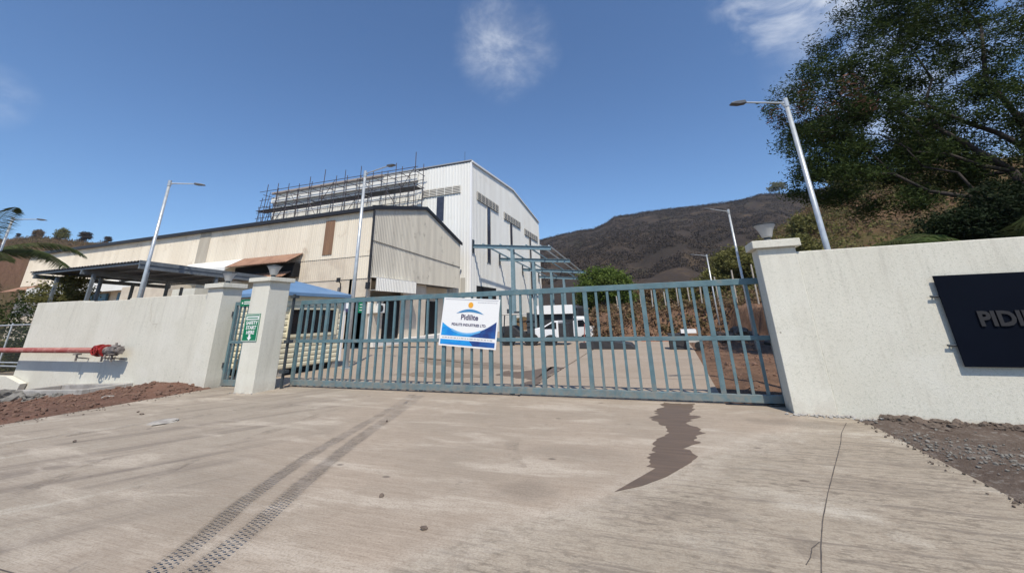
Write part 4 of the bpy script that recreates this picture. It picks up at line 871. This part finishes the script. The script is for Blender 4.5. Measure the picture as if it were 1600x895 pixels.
obj('upper_awning',MB().prism([(wy-.04,5.98),(wy-1.2,5.30),(wy-1.2,5.05),(wy-.04,5.9)],'x',-33.2,-27.65),M_whiteclad,wh)
obj('awning_shade',MB().box(-27.6,-22.1,wy-.5,wy-.05,4.4,5.3),M_black,wh)  # solid black block, painted shade between upper and lower awning
obj('long_awning',MB().prism([(wy-.04,5.35),(wy-1.2,4.95),(wy-1.2,4.25),(wy-.04,4.7)],'x',-52.3,-35.4),M_whiteclad,wh)
awning(-57,-52.4,5.35,4.85,1.2,M_copper,'left_awning')
for a,b_ in ((-41,-37.5),(-46,-42.5)): obj('shutter',MB().box(a,b_,wy-.2,wy-.05,.2,4.2),M_bluedoor,wh)
obj('side_block',MB().box(-36.5,-31.5,wy-2.2,wy-.4,-.2,4.3),M_plain_beige,wh)
obj('side_block',MB().box(-31.2,-28.9,wy-2.0,wy-.4,-.2,3.9),M_plaster,wh)
mb=MB().box(-18.62,-18.36,wy-.35,wy-.28,3.85,4.12).obox((-18.5,wy-.05,3.75),(-18.5,wy-.32,3.95),.04,.04).box(-18.52,-18.48,wy-.1,wy-.05,3.3,3.8)
fl=thing('floodlight','small grey floodlight on the warehouse wall left of the lamp pole','floodlight',(-18.5,wy-.2,3.8)); obj('housing',mb,M_letter,fl)
def green_sign(x0,x1,z0,z1,y_,lab):
    s_=thing('wall_sign',lab,'sign',((x0+x1)/2,y_,z0)); obj('plate',MB().box(x0,x1,y_-.03,y_,z0,z1),M_green,s_); mb=MB(); h=(z1-z0)/4
    for k in range(3): mb.box(x0+.10,x1-.12,y_-.036,y_-.031,z0+h*(.8+k)+0,z0+h*(1.05+k))
    obj('print_line',mb,M_white,s_)
green_sign(-16.98,-16.50,1.98,2.62,wy-.02,'green sign with white lines on the warehouse corner')
ws=thing('wall_notice','white and dark notice board left of the green warehouse sign','sign',(-17.7,wy-.03,2.1)); obj('plate',MB().box(-17.95,-17.35,wy-.03,wy,2.15,2.7),M_white,ws); obj('dark_band',MB().box(-17.95,-17.35,wy-.04,wy-.031,2.05,2.25),M_ink,ws)
acx=wx1-.0
ac=thing('air_conditioner','beige outdoor air conditioner unit beside the dark warehouse doorway','air conditioner',(acx,20.9,1.9)); obj('casing',MB().box(acx-.07,acx+.25,20.75,21.5,1.95,2.5),M_whiteclad,ac,bevel=.02)
obj('fan_grille',MB().tube((acx+.25,21.12,2.22),(acx+.27,21.12,2.22),.2,n=20),M_letter,ac)
ng=thing('wall_meter','small white meter box on the warehouse beside the green sign','box',(wx1,20.3,2.2)); obj('casing',MB().box(wx1-.07,wx1+.1,20.15,20.5,1.9,2.55),M_whiteclad,ng,bevel=.02); obj('conduit',MB().tube((wx1+.03,20.3,1.9),(wx1+.03,20.3,.3),.03,n=6),M_whiteclad,ng)
# drain covers in the yard in front of the entrance
for x0,x1,y0,y1,lab in ((-14.9,-12.3,20.2,20.7,'dark drain grating before the warehouse entrance plinth'),(-17.6,-14.9,19.5,19.9,'dark drain slot along the warehouse corner')):
    d_=thing('drain_grating',lab,'drain',((x0+x1)/2,(y0+y1)/2,0)); obj('grating',MB().box(x0,x1,y0,y1,.0,.03),M_gatedark,d_)
# ------------------------------------------------------------------ white building
Wx=-16.1; Wy=34.0; We=59.5; Wl=-43.7
wb=thing('white_building','tall white clad gabled factory building with scaffolded left part','building',(-28,45,0))
def vtop(u): return 17.0+(17.75-17.0)*(u-Wy)/12.9 if u<46.9 else 17.75-(17.75-15.95)*(u-46.9)/(We-46.9)
for i in range(6):
    a=-22.45+(-Wx-(-22.45)*-1)*0+ (Wx+22.45)*i/6; b_=-22.45+(Wx+22.45)*(i+1)/6-.01
    obj('wall_panel',corr(a,b_,lambda u:-.2,lambda u:17.1,.35,.035,'x',Wy,-1,.68),M_whiteclad,wb)
n=20
for i in range(n):
    a=Wl+(-22.46-Wl)*i/n; b_=Wl+(-22.46-Wl)*(i+1)/n-.01
    obj('wall_panel',corr(a,b_,lambda u:-.2,lambda u:16.4,.35,.035,'x',Wy+.05,-1,.68),M_whiteclad,wb)
obj('fascia_band',MB().box(Wl,-22.5,Wy-.28,Wy+.0,15.75,16.45),M_whiteclad,wb)
obj('parapet_band',MB().box(Wl+.3,-22.5,Wy-.05,Wy+.25,16.5,17.2),M_whiteclad,wb)
obj('gutter',MB().box(Wl,-27.0,Wy-.42,Wy-.06,16.95,17.15),pmat('gutter_grey',(.35,.30,.27),rough=.6),wb)
n=24
for i in range(n):
    a=Wy+.04+(We-Wy)*i/n; b_=Wy+.04+(We-Wy)*(i+1)/n-.01
    obj('wall_panel',corr(a,b_,lambda u:-.2,lambda u:vtop(u),.35,.035,'y',Wx,1,.68),M_whiteclad,wb)
obj('corner_trim',MB().box(Wx-.16,Wx+.05,Wy-.05,Wy+.12,-.2,17.0),M_white,wb)
obj('verge_trim',MB().prism([(Wy-.12,16.92),(46.9,17.68),(We+.1,15.88),(We+.1,16.05),(46.9,17.88),(Wy-.12,17.12)],'x',Wx+.05,Wx+.16),M_white,wb)
obj('eave_trim',MB().box(Wl-.1,Wx+.05,Wy-.12,Wy-.04,17.12,17.24),pmat('eave_grey',(.30,.31,.33),rough=.5),wb)
obj('roof',MB().prism([(Wy-.1,17.1),(46.9,17.85),(We+.1,16.0),(We,15.9),(46.9,17.7),(Wy,17.0)],'x',Wl,Wx+.06),M_darkroof,wb)
obj('rear_wall',MB().box(Wl,Wx-.1,We-.2,We,-.2,16),M_whiteclad,wb)
obj('end_wall',MB().box(Wl,Wl+.1,Wy+.1,We-.2,-.2,16.3),M_whiteclad,wb)
def louvre_x(x0,x1,z0,z1,nd):
    l=obj('louvre',MB().box(x0,x1,Wy-.075,Wy+.02,z0,z1),M_gap,wb); k=5; p=(z1-z0)/k
    for i in range(k): obj('slat',MB().prism([(Wy-.077,z0+i*p+.15),(Wy-.13,z0+i*p+.06),(Wy-.13,z0+i*p+.02),(Wy-.077,z0+i*p+.11)],'x',x0,x1),M_louvre,l)
    for i in range(nd+1): obj('mullion',MB().box(x0+(x1-x0)*i/nd-.02,x0+(x1-x0)*i/nd+.02,Wy-.15,Wy-.076,z0,z1),M_whiteclad,l)
louvre_x(-21.9,-17.33,13.75,14.6,5)
def louvre_y(y0,y1,z0,z1,nd):
    l=obj('louvre',MB().box(Wx-.02,Wx+.075,y0,y1,z0,z1),M_gap,wb); k=5; p=(z1-z0)/k
    for i in range(k): obj('slat',MB().prism([(Wx+.077,z0+i*p+.15),(Wx+.13,z0+i*p+.06),(Wx+.13,z0+i*p+.02),(Wx+.077,z0+i*p+.11)],'y',y0,y1),M_louvre,l)
    for i in range(nd+1): obj('mullion',MB().box(Wx+.076,Wx+.15,y0+(y1-y0)*i/nd-.02,y0+(y1-y0)*i/nd+.02,z0,z1),M_louvre,l)
louvre_y(35.3,41.3,13.2,14.15,6); louvre_y(43.3,49.6,12.95,13.85,6); louvre_y(51.6,58.2,12.5,13.4,6)
def win_x(x0,x1,z0,z1):
    f=obj('window',MB().box(x0,x0+.05,Wy-.08,Wy-.04,z0,z1).box(x1-.05,x1,Wy-.08,Wy-.04,z0,z1).box(x0+.051,x1-.051,Wy-.08,Wy-.04,(z0+z1)/2-.04,(z0+z1)/2+.04),M_whiteclad,wb)
    obj('pane',MB().box(x0+.05,x1-.05,Wy-.058,Wy-.042,z0,(z0+z1)/2-.04),M_winblue,f); obj('pane',MB().box(x0+.05,x1-.05,Wy-.058,Wy-.042,(z0+z1)/2+.04,z1),M_winblue,f)
win_x(-20.12,-19.15,8.2,13.6)
def win_y(y0,y1,z0,z1):
    f=obj('window',MB().box(Wx+.04,Wx+.09,y0,y0+.06,z0,z1).box(Wx+.04,Wx+.09,y1-.06,y1,z0,z1),M_louvre,wb)
    obj('pane',MB().box(Wx+.04,Wx+.065,y0+.06,y1-.06,z0,z1),M_winblue,f)
win_y(37.85,38.9,7.0,13.15); win_y(45.3,46.3,6.6,12.9); win_y(53.7,54.6,4,12.5)
obj('doorway',MB().box(Wx+.0,Wx+.06,35.3,40.3,1.0,4.45),M_black,wb); obj('doorway',MB().box(-17.16,-16.66,Wy-.07,Wy-.04,2.6,5.15),M_louvre,wb)
obj('finial_rod',MB().tube((-17.2,34.6,17),(-17.2,34.6,18.6),.02,n=5),M_darktrim,wb)
# ------------------------------------------------------------------ scaffolding
sf=thing('scaffolding','dark tube scaffolding wrapped round the left part of the white building','scaffolding',(-33,33,8))
g=random.Random(5)
xsf=[-42.4+ i*1.74 for i in range(13)]
for i,x in enumerate(xsf):
    for y_ in (31.9,33.3):
        top=16.6+abs(g.gauss(0,.75))
        obj('standard',MB().tube((x+g.uniform(-.05,.05),y_,8.2),(x+g.uniform(-.12,.12),y_,top),.042,n=5),M_scaff,sf)
for y_ in (31.9,33.3):
    for z in (9.6,10.6,11.5,12.4,13.3,13.9,14.6,15.6,16.6):
        if y_>33 and z in (10.6,12.4,13.9): continue
        a=-43.2+g.uniform(-.3,.3); b_=-21.3+g.uniform(-.2,.3)
        obj('ledger',MB().tube((a,y_,z+g.uniform(-.08,.08)),(b_,y_,z+g.uniform(-.08,.08)),.038,n=5),M_scaff,sf)
for i,x in enumerate(xsf):
    for z in (10.6,12.4,14.7,16.1): obj('transom',MB().tube((x,31.6,z),(x,33.7,z),.035,n=5),M_scaff,sf)
for i in range(12):
    z=10+ (i%3)*2.1; s_=1 if i%2 else -1
    obj('brace',MB().tube((xsf[i],31.85,z if s_>0 else z+2.4),(xsf[i+1],31.85,z+2.4 if s_>0 else z),.034,n=5),M_scaff,sf)
for (x0,x1,z) in ((-43.6,-35,14.3),(-35,-28,14.35),(-28,-21.4,14.45),(-30,-21.6,11.5)):
    for k in range(5): obj('platform_plank',MB().obox((x0,32.0+k*.27,z+g.uniform(-.03,.03)),(x1,32.0+k*.27,z+g.uniform(-.03,.03)),.24,.05),M_plank,sf)
for i in range(9):
    x=-43.4+g.uniform(-.4,1.6); obj('loose_pole',MB().tube((x,32+g.random()*1.5,10.5+g.random()*4),(x+g.uniform(-1.2,1.2),32+g.random()*1.5,14+g.random()*3),.035,n=5),M_scaff,sf)
# ------------------------------------------------------------------ steel canopy frame in front of the white building
cf=thing('steel_canopy_frame','unroofed blue grey steel canopy frame standing against the white building','steel frame',(-12,43,0))
fr=[(34.3,8.15,-8.2,7.33,-11.94),(41.5,7.75,-7.9,7.0,None),(50.0,7.4,-7.6,6.6,None),(58.0,7.1,-7.3,6.3,None)]
colx=[-11.94,-12.0,-12.1,-12.2]
def ibeam(p0,p1,h,wd,mat):
    p0=Vector(p0);p1=Vector(p1); mb=MB(); up=Vector((0,0,1)); v=up if abs((p1-p0).normalized().z)<.9 else Vector((0,1,0)); d=(p1-p0).normalized(); v2=(v-d*v.dot(d)).normalized()
    mb.obox(p0+v2*(h/2-.015),p1+v2*(h/2-.015),wd,.03,v2); mb.obox(p0-v2*(h/2-.015),p1-v2*(h/2-.015),wd,.03,v2); mb.obox(p0,p1,.03,h-.062,v2); return mb
for i,(y_,z0,xe,z1,_) in enumerate(fr):
    obj('beam',ibeam((Wx+.12,y_,z0),(xe,y_,z1),.36,.22,M_frame_blue),M_frame_blue,cf)
    obj('end_plate',MB().box(Wx+.06,Wx+.12,y_-.2,y_+.2,z0-.65,z0+.65),M_gatedark,cf)
    xc=colx[i]; zt=z0+(z1-z0)*(xc-Wx)/(xe-Wx)-.19
    obj('column',ibeam((xc,y_,-.2),(xc,y_,zt),.40,.30,M_frame_blue),M_frame_blue,cf)
for xp in (-15.0,-13.2,-10.6,-9.2,-8.4):
    z_=lambda i:(fr[i][1]+(fr[i][3]-fr[i][1])*(xp-Wx)/(fr[i][2]-Wx))+.24
    for i in range(3): obj('purlin',MB().obox((xp,fr[i][0],z_(i)),(xp,fr[i+1][0]-.01,z_(i+1)),.10,.13),M_galv if xp>-10 else M_frame_blue,cf)
# ------------------------------------------------------------------ guard cabin
cb=thing('guard_cabin','cream ribbed guard cabin with a blue hipped roof behind the left end of the gate','cabin',(-12.1,10.6,0))
cx0,cx1,cy0,cy1=-13.4,-10.9,9.42,12.05
def hrib(face,a0,a1,z0,z1,n_):
    mb=MB(); h=(z1-z0)/n_
    for i in range(n_):
        z=z0+i*h
        prof=[(0,z),(.022,z+h*.12),(.022,z+h*.62),(0,z+h*.78),(0,z+h)]
        for (d0,za),(d1,zb_) in zip(prof,prof[1:]):
            if face=='x': mb.add([(cx1+d0,a0,za),(cx1+d0,a1,za),(cx1+d1,a1,zb_),(cx1+d1,a0,zb_)],[(0,1,2,3)])
            else: mb.add([(a0,cy0-d0,za),(a1,cy0-d0,za),(a1,cy0-d1,zb_),(a0,cy0-d1,zb_)],[(0,1,2,3)])
    return mb
obj('core_wall',MB().box(cx0,cx1-.002,cy0+.002,cy1,.20,2.42),M_cream,cb)
wy0,wy1,wz0,wz1=9.75,11.62,1.18,1.93
for args in (('x',cy0,cy1,.22,1.10,6),('x',cy0,9.66,1.10,2.02,5),('x',11.72,cy1,1.10,2.02,5),('x',cy0,cy1,2.02,2.42,2),('y',cx0,cx1,.22,2.42,13)):
    obj('ribbed_panel',hrib(*args),M_cream,cb,fix=False)
wi=obj('window',MB().box(cx1,cx1+.07,wy0-.09,wy1+.09,wz1,wz1+.08).box(cx1,cx1+.07,wy0-.09,wy1+.09,wz0-.08,wz0).box(cx1,cx1+.07,wy0-.09,wy0,wz0,wz1).box(cx1,cx1+.07,wy1,wy1+.09,wz0,wz1),M_cream,cb)
for k in range(3):
    a=wy0+(wy1-wy0)*k/3; obj('pane',MB().box(cx1+.02,cx1+.03,a+.02,a+(wy1-wy0)/3-.02,wz0,wz1),M_glass,wi)
obj('mullion',MB().box(cx1,cx1+.06,wy0+.58,wy0+.66,wz0,wz1),M_white,wi)
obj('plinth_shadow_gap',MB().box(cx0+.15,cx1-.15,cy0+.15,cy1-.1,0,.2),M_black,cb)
for yq in (cy0+.2,cy1-.3): obj('foot',MB().box(cx1-.3,cx1-.02,yq,yq+.2,0,.2),M_conc,cb)
e=.20; ax,ay=(cx0+cx1)/2,(cy0+cy1)/2
rv=[(cx0-e,cy0-e,2.45),(cx1+e,cy0-e,2.45),(cx1+e,cy1+e,2.45),(cx0-e,cy1+e,2.45),(ax,ay,2.98)]
rv2=[(x,y_,z-.10) for x,y_,z in rv[:4]]
obj('roof',MB().add(rv+rv2,[(0,1,4),(1,2,4),(2,3,4),(3,0,4),(5,6,1,0),(6,7,2,1),(7,8,3,2),(8,5,0,3),(8,7,6,5)]),M_blue,cb)
for yq in (cy1,cy0): obj('corner_trim',MB().box(cx1-.02,cx1+.05,yq-.05,yq+.03,.2,2.36),M_white,cb)
bp=thing('blue_pipe_post','slim bright blue pipe standing at the right corner of the cabin','pipe',(-10.72,12.4,0)); obj('pipe',MB().tube((-10.75,12.25,0),(-10.7,12.25,2.2),.035,n=10),M_blue,bp)
# ------------------------------------------------------------------ carport
cp=thing('carport','open grey steel carport with a corrugated roof behind the left wall','carport',(-23,12,0))
ca=dict(x0=-27.1,x1=-19.15,y0=9.65,y1=15.3)
def croof(y_,x): return 3.99+.02*(-19-x)*.2-.03*(y_-9.65)
mb=MB(); nr=38
for i in range(nr):
    a=ca['x0']+(ca['x1']-ca['x0'])*i/nr; p=(ca['x1']-ca['x0'])/nr
    pr_=[(a,.0),(a+p*.3,.05),(a+p*.6,.05),(a+p*.9,0),(a+p,0)]
    for (u0_,d0),(u1_,d1) in zip(pr_,pr_[1:]):
        mb.add([(u0_,ca['y0'],croof(ca['y0'],u0_)+d0+.02),(u1_,ca['y0'],croof(ca['y0'],u1_)+d1+.02),(u1_,ca['y1'],croof(ca['y1'],u1_)+d1+.02),(u0_,ca['y1'],croof(ca['y1'],u0_)+d0+.02)],[(0,1,2,3)])
obj('roof_sheet',mb,M_darkroof,cp,fix=False)
for x in (ca['x0']+.3,(ca['x0']+ca['x1'])/2,ca['x1']-.05): obj('beam',MB().obox((x,ca['y0']+.05,croof(ca['y0'],x)-.16),(x,ca['y1'],croof(ca['y1'],x)-.16),.09,.18),M_steelgrey,cp)
for k in range(6):
    y_=ca['y0']+.1+k*(ca['y1']-ca['y0']-.2)/5; obj('purlin',MB().obox((ca['x0'],y_,croof(y_,ca['x0'])-.035),(ca['x1'],y_,croof(y_,ca['x1'])-.035),.06,.07),M_steelgrey,cp)
obj('edge_flashing',MB().obox((ca['x1'],ca['y0'],croof(ca['y0'],ca['x1'])-.0),(ca['x1'],ca['y1'],croof(ca['y1'],ca['x1'])),.04,.15),M_steelgrey,cp)
for x,y_ in ((-25.4,9.95),(-23.9,10.8),(-25.4,12.8),(-22.65,9.95),(-22.65,12.8),(-25.4,15.1),(-19.25,10.05),(-19.25,12.8),(-19.25,15.1),(-22.65,15.1)):
    obj('column',MB().box(x-.055,x+.055,y_-.055,y_+.055,0,croof(y_,x)-.25),M_steelgrey,cp)
# white parked car beneath + white boxes (seen above the wall between the columns)
pc=thing('parked_car','white car roof just visible over the left wall beneath the carport','car',(-30.5,15.5,0))
body=[(-2.2,.35),(-2.2,.95),(-1.5,1.05),(-.9,1.62),(.9,1.66),(1.5,1.1),(2.2,.95),(2.25,.35)]
obj('body',MB().prism([(-30.5+a,1.75*b_) for a,b_ in body],'y',14.6,16.4),M_truck,pc,bevel=.05)
obj('side_window',MB().prism([(-31.75,1.95),(-31.3,2.7),(-29.7,2.75),(-29.1,2.0)],'y',14.58,14.6),M_glass,pc)
for x in (-32,-29): obj('wheel',MB().tube((x,14.55,.35),(x,14.8,.35),.35,n=18),M_tyre,pc)
# ------------------------------------------------------------------ vehicles and equipment beyond the gate
def wheel(par,x,y0,y1,r,z=None,axis='y'):
    z=r if z is None else z
    a=(x,y0,z); b_=(x,y1,z)
    w1=obj('wheel',MB().tube(a,b_,r,n=20),M_tyre,par); obj('rim',MB().tube((x,y0-.012,z),(x,y0+.02,z),r*.5,n=14),M_letter,w1)
tk=thing('small_truck','white small truck cab parked at the foot of the earth bank','truck',(-6.3,33.8,-.72))
def TK(mb): mb.v=[(x-1.08,y+9.1,z-.72) for x,y,z in mb.v]; return mb
ty=23.9
cab=obj('cab',TK(MB().prism([(-5.35,.55),(-5.35,1.72),(-5.05,1.98),(-4.35,1.98),(-4.0,1.35),(-3.78,1.15),(-3.75,.5)],'y',ty,ty+1.7)),M_truck,tk,bevel=.04)
obj('side_window',TK(MB().prism([(-4.95,1.3),(-4.95,1.8),(-4.5,1.82),(-4.22,1.32)],'y',ty-.012,ty-.002)),M_glass,cab)
obj('windscreen',TK(MB().prism([(-4.34,1.93),(-4.01,1.38),(-3.985,1.39),(-4.315,1.94)],'y',ty+.1,ty+1.6)),M_glass,cab)
obj('roof_spoiler',TK(MB().prism([(-5.3,1.98),(-5.3,2.12),(-4.5,2.10),(-4.4,1.98)],'y',ty+.15,ty+1.55)),M_truck,cab)
bed=obj('cargo_bed',TK(MB().box(-7.9,-5.42,ty,ty+1.7,.85,.95)),M_truck,tk)
for q in ((-7.9,-5.42,ty-.03,ty-.001,.62,1.12),(-7.9,-7.87,ty,ty+1.7,.951,1.4),(-5.45,-5.42,ty,ty+1.7,.951,1.4),(-7.9,-5.42,ty-.03,ty-.001,1.34,1.40)): obj('side_board',TK(MB().box(*q)),M_truck,bed)
obj('chassis',TK(MB().box(-7.8,-3.9,ty+.2,ty+1.5,.42,.56)),M_tarp,tk)
for x in (-4.45,-6.9):
    w1=obj('wheel',TK(MB().tube((x,ty-.02,.36),(x,ty+.2,.36),.36,n=20)),M_tyre,tk); obj('rim',TK(MB().tube((x,ty-.035,.36),(x,ty,.36),.18,n=14)),M_letter,w1)
def wheel(par,x,y0,y1,r,z=None,axis='y'):
    z=r if z is None else z
    w1=obj('wheel',MB().tube((x,y0,z),(x,y1,z),r,n=20),M_tyre,par); obj('rim',MB().tube((x,y0-.012,z),(x,y0+.02,z),r*.5,n=14),M_letter,w1)
sh=thing('storage_shed','low open fronted shed with a white fascia and black inside, right of the white building','shed',(-8.5,37,-.72))
obj('fascia',MB().box(-10.3,-6.95,36,36.12,1.62,2.38),M_white,sh); obj('roof',MB().box(-10.3,-6.6,36.13,39.5,2.1,2.3),M_darkroof,sh)
obj('back_wall',MB().box(-10.4,-6.4,39.5,39.6,-.75,2.2),M_tarp,sh)
for x in (-10.4,-6.6): obj('side_wall',MB().box(x,x+.1,36.2,39.49,-.75,2.09),M_tarp,sh)
obj('tarpaulin_front',MB().box(-10.2,-6.6,36.3,36.35,.4,1.9),M_tarp,sh)
# backhoe style machine
bk=thing('loader_machine','dark tractor like site machine with a canopy roof behind the gate, right of the banner','machine',(-7.3,22.1,0))
def BK(mb): mb.v=[((x+10.4)*.95-8.35,y-1.4,z*.74) for x,y,z in mb.v]; return mb
my=22.9
obj('canopy_roof',BK(MB().prism([(-10.35,2.15),(-8.9,2.15),(-8.95,2.27),(-10.3,2.27)],'y',my,my+1.4)),M_louvre,bk,bevel=.03)
for x,y_ in ((-10.2,my+.08),(-9.0,my+.08),(-10.2,my+1.3),(-9.0,my+1.3)): obj('canopy_post',BK(MB().obox((x,y_,.9),(x+(.08 if x<-9.5 else -.05),y_,2.15),.06,.06)),M_gatedark,bk)
obj('engine_hood',BK(MB().prism([(-10.4,.6),(-10.4,1.35),(-9.7,1.4),(-9.3,.95),(-8.3,.9),(-8.3,.5)],'y',my+.25,my+1.2)),M_tarp,bk,bevel=.05)
obj('mast',BK(MB().box(-8.75,-8.55,my+.1,my+.25,.4,2.3).box(-8.4,-8.3,my+.1,my+.25,.4,2.2).box(-8.8,-8.3,my+.1,my+.22,1.6,1.7).box(-8.8,-8.3,my+.1,my+.22,1.2,1.28)),M_gatedark,bk)
obj('exhaust_box',BK(MB().box(-10.1,-9.95,my+.4,my+.55,2.28,2.62).box(-9.6,-9.3,my+.3,my+.5,2.28,2.42)),M_gatedark,bk)
obj('bonnet',BK(MB().prism([(-8.3,.5),(-8.3,1.15),(-7.75,1.3),(-7.2,1.66),(-6.9,1.66),(-6.9,.5)],'y',my+.1,my+1.4)),M_truck,bk,bevel=.04)
obj('cargo_box',BK(MB().box(-6.88,-6.3,my+.12,my+1.35,.5,1.5)),M_tarp,bk)
obj('cab_window',BK(MB().prism([(-7.75,1.12),(-7.68,1.24),(-7.2,1.56),(-7.0,1.56),(-7.0,1.12)],'y',my+.085,my+.098)),M_glass,bk)
for x,r_ in ((-9.9,.40),(-8.5,.42),(-7.35,.36)):
    w1=obj('wheel',BK(MB().tube((x,my-.05,r_),(x,my+.25,r_),r_,n=20)),M_tyre,bk); obj('rim',BK(MB().tube((x,my-.07,r_),(x,my-.03,r_),r_*.5,n=14)),M_letter,w1)
# barrow post + dark blocks
gb=thing('drum_stand','small dark block with a slim rod standing on the inner road edge','barrier',(-4.6,21.5,0))
obj('block',MB().box(-3.55,-3.15,19.4,19.8,0,.26),M_tarp,gb,bevel=.02); obj('rod',MB().tube((-3.35,19.6,.2),(-3.25,19.6,1.1),.025,n=6),M_redpipe,gb)
lb=thing('covered_stack','low black covered stack with white sheets at the far end of the road','material stack',(-1.9,19.4,0))
obj('cover',MB().prism([(-3.0,.0),(-3.0,.34),(-2.2,.36),(-1.2,.22),(-1.0,.0)],'y',19.1,20.4),M_tarp,lb,bevel=.02)
obj('white_sheet',MB().prism([(-2.7,.365),(-2.3,.375),(-2.28,.40),(-2.7,.40)],'y',19.2,20.2).box(-2.15,-1.9,19.3,20.1,.36,.385),M_white,lb)
bx=thing('black_bin','black box with a white lid at the far right of the road','bin',(.8,19.2,0))
obj('bin_body',MB().box(.42,1.1,19.0,19.9,0,.62),M_tarp,bx,bevel=.02); obj('lid',MB().box(.95,1.55,18.9,19.5,.66,.80),M_white,bx)
wbx=thing('wheelbarrow','dark wheelbarrow standing at the end of the road edge','wheelbarrow',(1.4,19,0))
obj('tray',MB().prism([(1.15,.3),(1.62,.3),(1.72,.52),(1.1,.52)],'y',18.75,19.2),M_louvre,wbx); wheel(wbx,1.55,18.6,18.68,.17); obj('handle',MB().tube((1.2,18.8,.4),(.7,18.8,.5),.015,n=6).tube((1.2,19.1,.4),(.7,19.1,.5),.015,n=6),M_gatedark,wbx)
bs_=thing('brick_stack','low stack of red bricks at the foot of the bank','bricks',(-.3,24.4,0)); g=random.Random(9)
for r_ in range(3):
    for k in range(7-r_): obj('brick',MB().box(-.9+k*.24+r_*.1,-.9+k*.24+.22+r_*.1,24.2+g.uniform(-.03,.03),24.31,.0+r_*.09,.08+r_*.09),M_brick,bs_)
# ------------------------------------------------------------------ posts on the bank
for i,(x,y_,h,tl) in enumerate([(-4.5,31,1.4,.05),(-3.3,31,1.1,.1),(-2.5,30.6,1.3,-.06),(-1.6,31,1.5,.02),(-.9,31,1.35,.04),(-.1,30.5,1.7,.05),(.8,30,1.5,-.03),(1.6,30,1.6,.02),(2.3,29.4,1.7,.0),(3.0,29,1.9,.05),(3.9,28,2.0,-.03),(4.7,27,2.2,.04),(5.6,26,2.3,.03)]):
    z=bank(x,y_)-.1
    obj('fence_post',MB().tube((x,y_,z),(x+tl,y_,z+h),.045,n=7),M_postw,label=['leftmost thin pale post on the earth bank','short leaning pale post second from the left on the bank','third pale post from the left on the bank','fourth pale post from the left on the bank','fifth pale post from the left on the bank','sixth pale post from the left on the bank','seventh pale post from the left on the bank','sixth pale post from the right on the bank','fifth pale post from the right on the bank','fourth pale post from the right on the bank','third pale post from the right, between the two far lamps','second pale post from the right, by the middle lamp','rightmost and tallest pale post on the bank'][i],cat='post',group='pale posts along the top of the earth bank')
obj('fallen_plank',MB().obox((6.2,22.5,1.75),(7.2,22.3,.95),.14,.05),M_postw,label='pale plank leaning on the red bank beside the right pillar',cat='plank')
# ------------------------------------------------------------------ thin haze round the whole place
hm=bpy.data.materials.new('haze_air'); hm.use_nodes=True; nt=hm.node_tree
for n_ in list(nt.nodes):
    if n_.type!='OUTPUT_MATERIAL': nt.nodes.remove(n_)
pv=nt.nodes.new('ShaderNodeVolumePrincipled'); pv.inputs['Color'].default_value=(.80,.88,1,1); pv.inputs['Density'].default_value=.00018; pv.inputs['Anisotropy'].default_value=.3
nt.links.new(pv.outputs[0],[n_ for n_ in nt.nodes if n_.type=='OUTPUT_MATERIAL'][0].inputs['Volume'])
hz=obj('haze',MB().box(-960,960,-260,960,-1.75,185),hm,kind='stuff',label='thin pale daylight haze in front of the mountain')
